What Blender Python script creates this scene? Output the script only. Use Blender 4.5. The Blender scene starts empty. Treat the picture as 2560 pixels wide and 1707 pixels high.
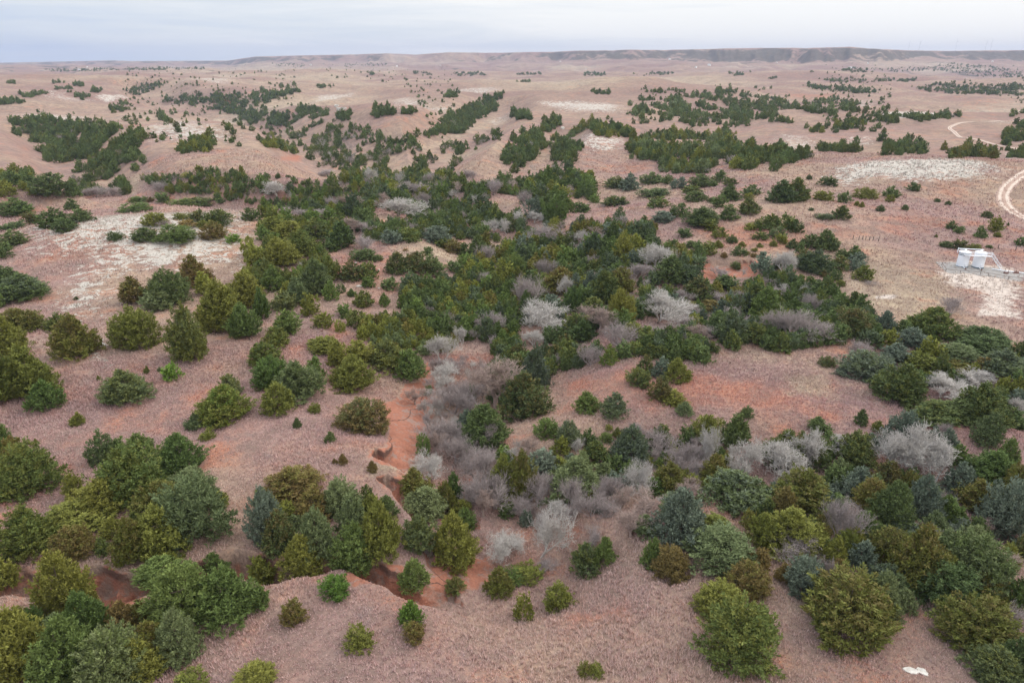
import bpy, math, random
import numpy as np

# ------------------------------------------------------------------ camera, sky, sun, exposure
W0, H0, FPX = 2560.0, 1707.0, 1707.0          # photograph size and focal length in its pixels
CAM_Z = 48.0
HORIZON_V = 154.0
PITCH = math.atan((H0 / 2 - HORIZON_V) / FPX)

scn = bpy.context.scene
col = scn.collection
cam_d = bpy.data.cameras.new('camera')
cam_d.sensor_width = 36.0
cam_d.lens = 36.0 * FPX / W0
cam_d.clip_start = 0.5
cam_d.clip_end = 60000.0
cam = bpy.data.objects.new('camera', cam_d)
col.objects.link(cam)
cam.location = (0, 0, CAM_Z)
cam.rotation_euler = (math.pi / 2 - PITCH, 0, 0)
scn.camera = cam

SUN_EL, SUN_AZ = math.radians(38), math.radians(70)     # azimuth clockwise from +Y (view direction)
wd = bpy.data.worlds.new('World')
scn.world = wd
wd.use_nodes = True
nt = wd.node_tree
for n in list(nt.nodes):
    nt.nodes.remove(n)
def wn(t, **k):
    n = nt.nodes.new(t)
    for a, b in k.items():
        setattr(n, a, b)
    return n
out = wn('ShaderNodeOutputWorld'); bg = wn('ShaderNodeBackground')
bg.inputs['Strength'].default_value = 0.10
sky = wn('ShaderNodeTexSky', sky_type='NISHITA', sun_disc=False)
sky.sun_elevation = SUN_EL; sky.sun_rotation = SUN_AZ
sky.air_density = 1.0; sky.dust_density = 2.0; sky.ozone_density = 1.0
# high overcast: streaky cloud layer mixed over the clear sky
tc = wn('ShaderNodeTexCoord')
sep = wn('ShaderNodeSeparateXYZ'); nt.links.new(tc.outputs['Generated'], sep.inputs[0])
mp = wn('ShaderNodeMapping'); mp.inputs['Scale'].default_value = (1.3, 1.3, 15.0); mp.inputs['Rotation'].default_value = (0, math.radians(5), 0.2)
nt.links.new(tc.outputs['Generated'], mp.inputs[0])
nz = wn('ShaderNodeTexNoise'); nz.inputs['Scale'].default_value = 2.4; nz.inputs['Detail'].default_value = 6; nz.inputs['Roughness'].default_value = .55; nz.inputs['Distortion'].default_value = .4
nt.links.new(mp.outputs[0], nz.inputs['Vector'])
# cloud cover is thicker (brighter) to the right (+X)
cov = wn('ShaderNodeMath', operation='MULTIPLY_ADD'); cov.inputs[1].default_value = 0.62; cov.inputs[2].default_value = 0.20
nt.links.new(sep.outputs['X'], cov.inputs[0])
add = wn('ShaderNodeMath', operation='ADD'); nt.links.new(cov.outputs[0], add.inputs[0]); nt.links.new(nz.outputs['Fac'], add.inputs[1])
rmp = wn('ShaderNodeValToRGB')
e = rmp.color_ramp.elements
e[0].position = .22; e[0].color = (6.9, 8.0, 9.7, 1)
e[1].position = .80; e[1].color = (11.6, 11.6, 11.4, 1)
m_ = e.new(.48); m_.color = (9.0, 9.6, 10.2, 1)
nt.links.new(add.outputs[0], rmp.inputs[0])
mx = wn('ShaderNodeMix', data_type='RGBA'); mx.inputs['Factor'].default_value = 0.86
# an overcast sky is about three times brighter overhead than at the horizon
zen = wn('ShaderNodeMapRange'); zen.inputs['From Min'].default_value = .12; zen.inputs['From Max'].default_value = 1.0; zen.inputs['To Min'].default_value = 1.0; zen.inputs['To Max'].default_value = 2.7
nt.links.new(sep.outputs['Z'], zen.inputs['Value'])
vm = wn('ShaderNodeVectorMath', operation='SCALE'); nt.links.new(rmp.outputs[0], vm.inputs[0]); nt.links.new(zen.outputs['Result'], vm.inputs['Scale'])
nt.links.new(sky.outputs[0], mx.inputs['A']); nt.links.new(vm.outputs[0], mx.inputs['B'])
nt.links.new(mx.outputs['Result'], bg.inputs['Color']); nt.links.new(bg.outputs[0], out.inputs['Surface'])

sun_d = bpy.data.lights.new('sun', 'SUN')
sun_d.energy = 1.5; sun_d.angle = math.radians(35); sun_d.color = (1.0, .95, .88)
sun = bpy.data.objects.new('sun', sun_d); col.objects.link(sun)
sun.rotation_euler = (math.pi / 2 - SUN_EL, 0, math.pi - SUN_AZ)

scn.view_settings.view_transform = 'Standard'
scn.view_settings.look = 'None'
scn.view_settings.exposure = 0.0
scn.view_settings.gamma = 1.0
scn.view_settings.use_curve_mapping = False
scn.cycles.max_bounces = 5
scn.cycles.diffuse_bounces = 3
scn.cycles.volume_bounces = 1

rng = np.random.default_rng(7)
random.seed(7)

# ------------------------------------------------------------------ pixel <-> ground helpers
cp, sp_ = math.cos(PITCH), math.sin(PITCH)
def ray(u, v):
    x = (np.asarray(u, float) - W0 / 2) / FPX
    y = (H0 / 2 - np.asarray(v, float)) / FPX
    d = np.stack([x, cp + y * sp_, -sp_ + y * cp], -1)
    return d
def on_plane(u, v, z=0.0):
    d = ray(u, v)
    dz = np.minimum(d[..., 2], -0.004)
    t = (z - CAM_Z) / dz
    return np.stack([d[..., 0] * t, d[..., 1] * t], -1)

def hash2(ix, iy, s):
    n = (ix.astype(np.int64) * 374761393 + iy.astype(np.int64) * 668265263 + s * 974634777) & 0xFFFFFFFF
    n = ((n ^ (n >> 13)) * 1274126177) & 0xFFFFFFFF
    return ((n ^ (n >> 16)) & 0xFFFFFF) / float(0xFFFFFF) * 2 - 1
def vnoise(x, y, s=0):
    x = np.asarray(x, float); y = np.asarray(y, float)
    ix = np.floor(x); iy = np.floor(y); fx = x - ix; fy = y - iy
    fx = fx * fx * fx * (fx * (fx * 6 - 15) + 10); fy = fy * fy * fy * (fy * (fy * 6 - 15) + 10)
    a = hash2(ix, iy, s); b = hash2(ix + 1, iy, s); c = hash2(ix, iy + 1, s); d = hash2(ix + 1, iy + 1, s)
    return (a + (b - a) * fx) * (1 - fy) + (c + (d - c) * fx) * fy
def fbm(x, y, s=0, o=4):
    t = 0; a = 1; n = 0
    for i in range(o):
        t = t + a * vnoise(x * 2 ** i + 17.3 * i, y * 2 ** i - 9.1 * i, s + i); n += a; a *= .5
    return t / n
def sstep(t):
    t = np.clip(t, 0, 1); return t * t * (3 - 2 * t)
def seg_dist(x, y, P):
    """distance to polyline and interpolated parameter index"""
    best = np.full(x.shape, 1e12); par = np.zeros(x.shape)
    for i in range(len(P) - 1):
        ax, ay = P[i]; bx, by = P[i + 1]
        dx, dy = bx - ax, by - ay; L = dx * dx + dy * dy + 1e-9
        t = np.clip(((x - ax) * dx + (y - ay) * dy) / L, 0, 1)
        d = (x - ax - t * dx) ** 2 + (y - ay - t * dy) ** 2
        m = d < best
        best = np.where(m, d, best); par = np.where(m, i + t, par)
    return np.sqrt(best), par
def in_poly(x, y, P):
    c = np.zeros(x.shape, bool); n = len(P); j = n - 1
    for i in range(n):
        xi, yi = P[i]; xj, yj = P[j]
        cond = ((yi > y) != (yj > y)) & (x < (xj - xi) * (y - yi) / (yj - yi + 1e-12) + xi)
        c ^= cond; j = i
    return c
def sdf(x, y, P):
    d, _ = seg_dist(x, y, list(P) + [P[0]])
    return np.where(in_poly(x, y, P), d, -d)

# ------------------------------------------------------------------ terrain shape
# valleys: (pixel polyline, depth, half width of floor, bank width)
VALLEYS = [
    ([(1150, 930), (1210, 830), (1300, 720), (1300, 620), (1200, 540), (1060, 470), (960, 400)], 6.0, 5, 26),
    ([(960, 400), (880, 350), (720, 310), (600, 270), (480, 250), (350, 225)], 20.0, 14, 60),
    ([(1300, 700), (1500, 740), (1700, 760), (1900, 740)], 3.5, 3, 22),
    ([(760, 490), (600, 480), (420, 470), (250, 450), (170, 380), (100, 320)], 13.0, 8, 28),
    ([(-50, 545), (60, 510), (250, 500), (450, 480), (640, 500), (760, 490)], 6.0, 6, 20),
    ([(1000, 410), (1120, 330), (1200, 290), (1240, 262)], 17.0, 8, 45),
    ([(1240, 440), (1330, 370), (1420, 320)], 10.0, 6, 28),
    ([(1500, 470), (1650, 380), (1800, 300), (1900, 250), (2100, 230), (2400, 222)], 6.0, 10, 60),
    ([(1500, 1180), (1650, 1120), (1800, 1130), (2000, 1160), (2250, 1190), (2560, 1280)], 2.6, 3, 9),
    ([(2250, 930), (2400, 960), (2600, 1010)], 2.5, 3, 9),
    ([(1300, 1400), (1270, 1250), (1200, 1150), (1130, 1040), (1120, 960), (1150, 930)], 4.2, 2.5, 12),
]
VALLEYS = [(on_plane([p[0] for p in P], [p[1] for p in P]), d, f, b) for P, d, f, b in VALLEYS]
# cut banks: (pixel outline at the rim, depth, bank width, lip drop share)
PITS = [
    ([(-80, 1500), (30, 1492), (110, 1500), (160, 1530), (225, 1542), (300, 1520), (380, 1487), (450, 1470), (560, 1450), (640, 1470),
      (690, 1462), (760, 1440), (840, 1432), (880, 1462), (930, 1474), (1010, 1484), (1080, 1484), (1130, 1490), (1170, 1484),
      (1225, 1470), (1290, 1455), (1290, 1375), (1240, 1375), (1180, 1395), (1090, 1392), (1040, 1418), (950, 1428),
      (930, 1416), (860, 1400), (700, 1400), (640, 1395), (590, 1386), (540, 1402), (450, 1430), (370, 1465), (330, 1450), (270, 1440),
      (230, 1430), (160, 1440), (115, 1430), (85, 1420), (55, 1436), (-80, 1440)], 3.6, 1.5, .45),
    ([(1225, 1470), (1330, 1445), (1400, 1440), (1480, 1415), (1575, 1403), (1610, 1420), (1660, 1448), (1720, 1440), (1700, 1380), (1620, 1330), (1480, 1320), (1350, 1340), (1240, 1375)], 2.2, 5.0, .10),
    ([(1180, 1400), (1060, 1370), (1010, 1280), (965, 1220), (935, 1196), (961, 1183), (989, 1187), (1021, 1183), (1000, 1165),
      (960, 1160), (915, 1142), (926, 1122), (948, 1131), (964, 1118), (967, 1071), (945, 1018), (959, 1005), (991, 995), (1005, 978),
      (1008, 959), (1043, 954), (1054, 924), (1065, 900), (1130, 885), (1200, 930), (1240, 1010), (1250, 1100), (1280, 1200),
      (1340, 1280), (1400, 1380), (1300, 1400)], 5.4, 7.5, .34),
    ([(1745, 652), (1800, 650), (1840, 655), (1880, 655), (1905, 668), (1900, 700), (1750, 700)], 2.4, 2.0, .5),
    ([(680, 415), (740, 425), (770, 400), (740, 385), (690, 395)], 2.0, 4, .3),
]
PITS = [(on_plane([p[0] for p in P], [p[1] for p in P]), d, b, l) for P, d, b, l in PITS]
# rises: (pixel, height, spread across, spread along)
HILLS = [((400, 610), 4.5, 45, 34), ((330, 900), 1.6, 25, 16), ((1980, 560), 3.0, 50, 40), ((2350, 450), 5, 70, 60), ((520, 350), 7, 90, 60),
         ((950, 300), 9, 110, 90), ((1450, 350), 7, 60, 50), ((1500, 230), 9, 350, 300), ((800, 195), 9, 400, 350), ((200, 225), 9, 260, 160),
         ((1700, 380), 4, 70, 40), ((2200, 300), 7, 160, 90)]
HILLS = [(on_plane(*p), h, a, b) for p, h, a, b in HILLS]
SKY_U = [-900, 0, 280, 330, 570, 640, 830, 965, 1040, 1120, 1280, 1460, 1650, 1830, 1890, 2020, 2120, 2200, 2330, 2560, 3400]
SKY_V = [158, 157.6, 152, 153.5, 152.5, 143.5, 140.5, 137, 139.5, 134.5, 135, 131, 129, 126, 124, 126, 123, 129.5, 131, 130.5, 134]
MESA_R = [9000, 8500, 7800, 7600, 7200, 6200, 6000, 5600, 5600, 5200, 5200, 4900, 4800, 4700, 4600, 4600, 4600, 4800, 5200, 5600, 6500]

def pit_carve(x, y):
    wx = x + 1.5 * vnoise(x / 7, y / 7, 31) + .5 * vnoise(x / 2.2, y / 2.2, 33)
    wy = y + 1.5 * vnoise(x / 7, y / 7, 41) + .5 * vnoise(x / 2.2, y / 2.2, 43)
    carve = np.zeros(x.shape)
    for P, d, b, l in PITS:
        lo = P.min(0) - 3; hi = P.max(0) + 3
        m = (x > lo[0]) & (x < hi[0]) & (y > lo[1]) & (y < hi[1])
        if not m.any():
            continue
        s = sdf(x[m] * .3 + wx[m] * .7, y[m] * .3 + wy[m] * .7, P)
        rill = .9 * vnoise(x[m] / 1.6, y[m] / 1.6, 61) + .5 * vnoise(x[m] / .7, y[m] / .7, 62)
        c = d * (l * sstep(s / .28) + (1 - l) * np.clip((s + rill * np.clip(s, 0, 1)) / b, 0, 1) ** .8)
        carve[m] = np.maximum(carve[m], np.where(s > 0, c, 0))
    return carve

def mesa_ramp(x, y):
    r = np.hypot(x, y)
    # distant mesas and escarpment
    az = np.arctan2(x, np.maximum(y, 1e-3))
    u = W0 / 2 + np.tan(np.clip(az, -1.2, 1.2)) * FPX / cp
    R = np.interp(u, SKY_U, MESA_R)
    E = np.interp(u, SKY_U, SKY_V)
    top = CAM_Z + (HORIZON_V - E) / FPX * R * np.maximum(np.cos(az), .3) * .98
    e = r + 420 * fbm(az * 19, r / 2400, 71, 4) + 120 * fbm(az * 63 + r / 900, r / 700, 72, 4)
    t = np.clip((e - (R - 1500)) / 1500, 0, 1)
    ramp = .42 * sstep(t / .72) + .58 * sstep((t - .66) / .33) ** 1.1
    return ramp, top, u

def height(x, y):
    x = np.asarray(x, float); y = np.asarray(y, float)
    r = np.hypot(x, y)
    z = .45 * vnoise(x / 34, y / 34, 3) + .9 * np.clip((r - 90) / 150, 0, 1) * vnoise(x / 60, y / 60, 5)
    far = np.clip((r - 220) / 500, 0, 1)
    rid = fbm(x / 210, y / 230, 9, 4)
    z += far * (15 * rid + 5 * (1 - 2.2 * np.abs(fbm(x / 150 + 7, y / 190, 15, 3))))
    z += np.clip((r - 900) / 2500, 0, 1) * 42 * fbm(x / 800, y / 700, 21, 5)
    for (c, h, a, b) in HILLS:
        z += 1.3 * h * np.exp(-((x - c[0]) / a) ** 2 - ((y - c[1]) / b) ** 2)
    carve = np.zeros(x.shape)
    for P, d, f, b in VALLEYS:
        lo = P.min(0) - (f + b + 4); hi = P.max(0) + (f + b + 4)
        m = (x > lo[0]) & (x < hi[0]) & (y > lo[1]) & (y < hi[1])
        if not m.any():
            continue
        k = np.clip(np.hypot(x[m], y[m]) / 150, .7, 6)
        xx = x[m] + 3 * k * vnoise(x[m] / (14 * k), y[m] / (14 * k), 51); yy = y[m] + 3 * k * vnoise(x[m] / (14 * k), y[m] / (14 * k), 52)
        dd, _ = seg_dist(xx, yy, P)
        carve[m] = np.maximum(carve[m], d * (1 - sstep((dd - f) / b)))
    carve = np.maximum(carve, pit_carve(x, y))
    z -= carve
    ramp, top, u = mesa_ramp(x, y)
    rough = fbm(x / 260, y / 260, 81, 4) * 6 * np.clip(ramp * 3, 0, 1) * (1 - ramp)
    m = r > 2500
    z = np.where(m, z * (1 - ramp) + top * ramp + rough, z)
    z -= np.where(r > 9500, (r - 9500) * .03, 0)
    # fine relief
    z += .10 * vnoise(x / 2.6, y / 2.6, 91) + .05 * vnoise(x / .9, y / .9, 92)
    return z

cols_a = np.concatenate([np.linspace(-180, -56, 40), np.linspace(-55, -43, 60), np.linspace(-42.9, 42.9, 860), np.linspace(43, 55, 60), np.linspace(56, 180, 40)])
cols_a = np.radians(cols_a)
rows = [14.0]
while rows[-1] < 11000:
    r_ = rows[-1]
    rows.append(r_ + max(.24, r_ * (.0042 if r_ < 400 else .0062)))
rows = np.array(rows)
A, Rr = np.meshgrid(cols_a, rows)
TX = (Rr * np.sin(A)).ravel(); TY = (Rr * np.cos(A)).ravel()
TZ = height(TX, TY)
nr, nc = A.shape
TZG = TZ.reshape(nr, nc)
def grid_sample(x, y, G):
    """bilinear lookup in a field stored on the terrain grid"""
    ci = np.clip(np.interp(np.arctan2(x, y), cols_a, np.arange(nc)), 0, nc - 1.001)
    ri = np.clip(np.interp(np.hypot(x, y), rows, np.arange(nr)), 0, nr - 1.001)
    c0 = ci.astype(int); r0 = ri.astype(int); fc = ci - c0; fr = ri - r0
    return (G[r0, c0] * (1 - fc) + G[r0, c0 + 1] * fc) * (1 - fr) + (G[r0 + 1, c0] * (1 - fc) + G[r0 + 1, c0 + 1] * fc) * fr
def hgt(x, y):
    return grid_sample(np.asarray(x, float), np.asarray(y, float), TZG)

def cast(u, v):
    """where the ray through a pixel of the photograph meets the ground"""
    u = np.atleast_1d(np.asarray(u, float)); v = np.atleast_1d(np.asarray(v, float))
    d = ray(u, v); d = d / np.linalg.norm(d, axis=1)[:, None]
    n = len(u); tlo = np.full(n, 20.0); thi = np.full(n, -1.0); t = np.full(n, 40.0)
    act = np.ones(n, bool)
    for i in range(420):
        ia = np.where(act)[0]
        if len(ia) == 0:
            break
        p = d[ia] * t[ia, None]
        below = CAM_Z + p[:, 2] < hgt(p[:, 0], p[:, 1])
        hit = ia[below]; thi[hit] = t[hit]; act[hit] = False
        nh = ia[~below]; tlo[nh] = t[nh]; t[nh] = t[nh] * 1.011 + .3
        act[t > 16000] = False
    ok = thi > 0
    thi = np.where(ok, thi, 15000)
    for i in range(12):
        tm = .5 * (tlo + thi); p = d * tm[:, None]
        b = CAM_Z + p[:, 2] < hgt(p[:, 0], p[:, 1])
        thi = np.where(b, tm, thi); tlo = np.where(b, tlo, tm)
    p = d * thi[:, None]
    return np.stack([p[:, 0], p[:, 1], hgt(p[:, 0], p[:, 1])], 1), ok
def project(P):
    P = np.asarray(P, float)
    q = P - np.array([0, 0, CAM_Z])
    f = q[:, 1] * cp - q[:, 2] * sp_; up = q[:, 1] * sp_ + q[:, 2] * cp
    return W0 / 2 + FPX * q[:, 0] / f, H0 / 2 - FPX * up / f, f

# ------------------------------------------------------------------ mesh helpers
def link(o, parent=None):
    col.objects.link(o)
    if parent is not None:
        o.parent = parent
    return o
def mesh_np(name, V, F, mat=None, smooth=False, attrs=None):
    """V (n,3); F (m,3) or (m,4) int array"""
    V = np.ascontiguousarray(V, dtype=np.float32); F = np.ascontiguousarray(F, dtype=np.int32)
    me = bpy.data.meshes.new(name)
    k = F.shape[1]
    me.vertices.add(len(V)); me.vertices.foreach_set('co', V.ravel())
    me.loops.add(F.size); me.loops.foreach_set('vertex_index', F.ravel())
    me.polygons.add(len(F))
    me.polygons.foreach_set('loop_start', np.arange(0, F.size, k, dtype=np.int32))
    me.polygons.foreach_set('loop_total', np.full(len(F), k, dtype=np.int32))
    if smooth:
        me.polygons.foreach_set('use_smooth', np.ones(len(F), dtype=bool))
    for an, av in (attrs or {}).items():
        av = np.asarray(av, dtype=np.float32)
        if av.ndim == 1:
            a = me.attributes.new(an, 'FLOAT', 'POINT'); a.data.foreach_set('value', av)
        else:
            a = me.attributes.new(an, 'FLOAT_COLOR', 'POINT')
            c4 = np.ones((len(av), 4), np.float32); c4[:, :3] = av; a.data.foreach_set('color', c4.ravel())
    me.update(calc_edges=True)
    if mat is not None:
        me.materials.append(mat)
    return me
def obj(name, me, parent=None, **props):
    o = bpy.data.objects.new(name, me); link(o, parent)
    for k, v in props.items():
        o[k] = v
    return o
def empty(name, loc, rz=0, label=None, category=None, group=None):
    o = bpy.data.objects.new(name, None); link(o)
    o.empty_display_size = .5
    o.location = loc; o.rotation_euler = (0, 0, rz)
    if label: o['label'] = label
    if category: o['category'] = category
    if group: o['group'] = group
    return o

class MB:
    """collects simple shapes (quads and tris) into one mesh"""
    def __init__(s): s.v = []; s.f = []
    def addf(s, V, F):
        b = len(s.v); s.v += [tuple(p) for p in V]; s.f += [tuple(i + b for i in f) for f in F]
    def box(s, c, d, rz=0):
        cx, cy, cz = c; hx, hy, hz = d[0] / 2, d[1] / 2, d[2] / 2
        V = []
        for sx, sy, sz in ((-1, -1, -1), (1, -1, -1), (1, 1, -1), (-1, 1, -1), (-1, -1, 1), (1, -1, 1), (1, 1, 1), (-1, 1, 1)):
            x, y = sx * hx, sy * hy
            V.append((cx + x * math.cos(rz) - y * math.sin(rz), cy + x * math.sin(rz) + y * math.cos(rz), cz + sz * hz))
        s.addf(V, [(0, 3, 2, 1), (4, 5, 6, 7), (0, 1, 5, 4), (1, 2, 6, 5), (2, 3, 7, 6), (3, 0, 4, 7)])
    def tube(s, a, b, r0, r1=None, n=8, caps=True):
        r1 = r0 if r1 is None else r1
        a = np.array(a, float); b = np.array(b, float); d = b - a; L = np.linalg.norm(d)
        if L < 1e-6: return
        d /= L
        x = np.cross(d, (0, 0, 1) if abs(d[2]) < .9 else (1, 0, 0)); x /= np.linalg.norm(x); y = np.cross(d, x)
        V = []
        for k in range(n):
            t = 2 * math.pi * k / n
            w = x * math.cos(t) + y * math.sin(t)
            V.append(a + w * r0); V.append(b + w * r1)
        F = [(2 * k, 2 * ((k + 1) % n), 2 * ((k + 1) % n) + 1, 2 * k + 1) for k in range(n)]
        if caps:
            F += [tuple(2 * k for k in reversed(range(n))), tuple(2 * k + 1 for k in range(n))]
        s.addf(V, F)
    def lathe(s, prof, c=(0, 0, 0), n=40):
        V = []; F = []
        m = len(prof)
        for k in range(n):
            t = 2 * math.pi * k / n
            for r, z in prof:
                V.append((c[0] + r * math.cos(t), c[1] + r * math.sin(t), c[2] + z))
        for k in range(n):
            k2 = (k + 1) % n
            for i in range(m - 1):
                F.append((k * m + i, k2 * m + i, k2 * m + i + 1, k * m + i + 1))
        s.addf(V, F)
    def mesh(s, name, mat, smooth=False):
        me = bpy.data.meshes.new(name)
        me.from_pydata(s.v, [], s.f); me.update()
        me.materials.append(mat)
        if smooth:
            me.polygons.foreach_set('use_smooth', [True] * len(me.polygons))
        return me
    def obj(s, name, mat, parent=None, smooth=False):
        return obj(name, s.mesh(name, mat, smooth), parent)

# ------------------------------------------------------------------ materials
def new_mat(name):
    m = bpy.data.materials.new(name); m.use_nodes = True
    t = m.node_tree
    b = t.nodes['Principled BSDF']
    return m, t, b
def N(t, ty, **k):
    n = t.nodes.new(ty)
    for a, b in k.items():
        setattr(n, a, b)
    return n
def mixrgb(t, fac, a, b, mode='MIX'):
    m = N(t, 'ShaderNodeMix', data_type='RGBA', blend_type=mode)
    for inp, val in (('Factor', fac), ('A', a), ('B', b)):
        s = [i for i in m.inputs if i.name == inp and (i.type == ('VALUE' if inp == 'Factor' else 'RGBA'))][0]
        if hasattr(val, 'links') or hasattr(val, 'is_linked'):
            t.links.new(val, s)
        elif inp == 'Factor':
            s.default_value = val
        else:
            s.default_value = (*val, 1) if len(val) == 3 else val
    return [o for o in m.outputs if o.type == 'RGBA'][0]
def noise(t, vec, scale, detail=3, rough=.55, dist=0):
    n = N(t, 'ShaderNodeTexNoise'); n.inputs['Scale'].default_value = scale; n.inputs['Detail'].default_value = detail
    n.inputs['Roughness'].default_value = rough; n.inputs['Distortion'].default_value = dist
    t.links.new(vec, n.inputs['Vector']); return n.outputs['Fac']
def rng_(t, val, a, b, c=0.0, d=1.0, smooth=True):
    m = N(t, 'ShaderNodeMapRange', interpolation_type='SMOOTHSTEP' if smooth else 'LINEAR')
    m.inputs['From Min'].default_value = a; m.inputs['From Max'].default_value = b
    m.inputs['To Min'].default_value = c; m.inputs['To Max'].default_value = d
    t.links.new(val, m.inputs['Value']); return m.outputs['Result']
def math_(t, op, a, b=None):
    m = N(t, 'ShaderNodeMath', operation=op)
    for i, v in enumerate((a, b)):
        if v is None: continue
        if hasattr(v, 'is_linked'): t.links.new(v, m.inputs[i])
        else: m.inputs[i].default_value = v
    return m.outputs[0]
def attr(t, name):
    a = N(t, 'ShaderNodeAttribute', attribute_name=name); return a

MAUVE = (.385, .262, .235); PINK = (.410, .230, .175); GREYG = (.300, .240, .225); TAN = (.45, .345, .245); STRAW = (.50, .42, .30)
CLAY = (.35, .150, .098); CLAYD = (.27, .115, .080); GYP = (.50, .46, .405); GYPD = (.38, .335, .295); DIRT = (.54, .44, .37)

def ground_colour(t):
    """dry bluestem grass, straw, red clay and pale gypsum; masks are attributes anchored to the ground"""
    pos = N(t, 'ShaderNodeNewGeometry').outputs['Position']
    n_big = noise(t, pos, .018, 4, .55); n_mid = noise(t, pos, .11, 4, .6); n_sm = noise(t, pos, .55, 4, .65); n_fine = noise(t, pos, 3.2, 3, .7)
    c = mixrgb(t, rng_(t, n_mid, .42, .72), MAUVE, PINK)
    c = mixrgb(t, rng_(t, n_sm, .50, .78, 0, .8), c, GREYG)
    c = mixrgb(t, rng_(t, n_big, .42, .62, 0, .85), c, TAN)
    nearf = attr(t, 'near').outputs['Fac']
    mpf = N(t, 'ShaderNodeMapping'); mpf.inputs['Scale'].default_value = (.55, 1.0, 1.0); t.links.new(pos, mpf.inputs[0])
    nf1 = noise(t, mpf.outputs[0], .0042, 6, .62, .6); nf2 = noise(t, mpf.outputs[0], .0016, 4, .55)
    fc = mixrgb(t, rng_(t, nf1, .38, .62), (.315, .205, .175), (.46, .36, .265))
    fc = mixrgb(t, rng_(t, nf2, .45, .68, 0, .75), fc, (.265, .165, .145))
    fc = mixrgb(t, rng_(t, nf1, .57, .66, 0, .85), fc, (.54, .47, .37))
    c = mixrgb(t, math_(t, 'SUBTRACT', 1.0, nearf), c, fc)
    red = attr(t, 'red').outputs['Fac']; tan = attr(t, 'tan').outputs['Fac']; gyp = attr(t, 'gyp').outputs['Fac']; bare = attr(t, 'bare').outputs['Fac']; straw = attr(t, 'scrub').outputs['Fac']
    rr = math_(t, 'ADD', red, math_(t, 'MULTIPLY', math_(t, 'SUBTRACT', n_mid, .5), .9))
    c = mixrgb(t, math_(t, 'MULTIPLY', rng_(t, rr, .35, .95), .85), c, (.45, .205, .130))
    tt = math_(t, 'ADD', tan, math_(t, 'MULTIPLY', math_(t, 'SUBTRACT', n_sm, .5), .9))
    c = mixrgb(t, math_(t, 'MULTIPLY', rng_(t, tt, .3, 1.0), .9), c, STRAW)
    # orange bare specks between the tufts
    c = mixrgb(t, math_(t, 'MULTIPLY', rng_(t, math_(t, 'ADD', n_mid, math_(t, 'MULTIPLY', n_fine, .35)), .74, .90), .6), c, (.50, .22, .13))
    # fine dark speckle scattered at random by the noise
    c = mixrgb(t, rng_(t, n_fine, .30, .70, .50, 0), c, (.17, .120, .115))
    # far scrub patches of low cedar
    ns = noise(t, pos, .0075, 6, .65)
    ss = math_(t, 'ADD', math_(t, 'MULTIPLY', straw, .34), ns)
    c = mixrgb(t, math_(t, 'MULTIPLY', rng_(t, ss, .74, .80), .9), c, (.040, .052, .034))
    # gypsum slabs
    mpg = N(t, 'ShaderNodeMapping'); mpg.inputs['Scale'].default_value = (.8, 1.0, 1.0); t.links.new(pos, mpg.inputs[0])
    ng = noise(t, mpg.outputs[0], .42, 9, .76, .7)
    gg = math_(t, 'ADD', math_(t, 'MULTIPLY', gyp, .305), ng)
    gm = rng_(t, gg, .752, .768)
    gcol = mixrgb(t, rng_(t, n_fine, .3, .7), GYPD, GYP)
    # bare pale dirt
    bb = math_(t, 'ADD', bare, math_(t, 'MULTIPLY', math_(t, 'SUBTRACT', n_sm, .5), .8))
    bm_ = rng_(t, bb, .45, .75); bcol = mixrgb(t, n_fine, DIRT, (.50, .44, .40))
    def pale(c_):
        return mixrgb(t, bm_, mixrgb(t, gm, c_, gcol), bcol)
    return c, pos, n_fine, n_sm, pale

ground_m, t, b = new_mat('dry_grassland')
c, pos, n_fine, n_sm, pale = ground_colour(t)
nor = N(t, 'ShaderNodeNewGeometry').outputs['Normal']
sepn = N(t, 'ShaderNodeSeparateXYZ'); t.links.new(nor, sepn.inputs[0])
rk = attr(t, 'clay').outputs['Fac']
nclay = noise(t, pos, .9, 5, .7)
steep = rng_(t, sepn.outputs['Z'], .90, .70)
patchy = rng_(t, noise(t, pos, .16, 3, .6), .44, .56)
cl = math_(t, 'MAXIMUM', math_(t, 'MULTIPLY', math_(t, 'MULTIPLY', steep, patchy), attr(t, 'near').outputs['Fac']), rng_(t, math_(t, 'ADD', rk, math_(t, 'MULTIPLY', math_(t, 'SUBTRACT', nclay, .5), 1.2)), .35, .62))
mps = N(t, 'ShaderNodeMapping'); mps.inputs['Scale'].default_value = (1, 1, 5); t.links.new(pos, mps.inputs[0])
cc = mixrgb(t, rng_(t, noise(t, mps.outputs[0], 1.3, 7, .8), .40, .62), CLAY, CLAYD)
cc = mixrgb(t, rng_(t, noise(t, pos, .55, 5, .75, 1.0), .52, .62, 0, .75), cc, (.27, .205, .175))
cc = mixrgb(t, rng_(t, n_fine, .58, .75, 0, .6), cc, (.46, .25, .17))
c = mixrgb(t, 1.0, c, (.89, .85, .81), 'MULTIPLY')
v1 = noise(t, pos, .035, 5, .7); v2 = noise(t, pos, .22, 5, .75)
c = mixrgb(t, rng_(t, v1, .36, .58, .45, 0), c, (.175, .125, .105))
c = mixrgb(t, rng_(t, v2, .40, .56, .55, 0), c, (.155, .105, .085))
c = mixrgb(t, rng_(t, v2, .60, .74, 0, .45), c, (.44, .325, .255))
c = pale(c)
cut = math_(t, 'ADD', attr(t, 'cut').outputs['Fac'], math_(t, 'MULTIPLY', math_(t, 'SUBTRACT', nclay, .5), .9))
rim_shade = math_(t, 'MULTIPLY', rng_(t, cut, .10, .30), rng_(t, cut, 1.35, .75))
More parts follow.
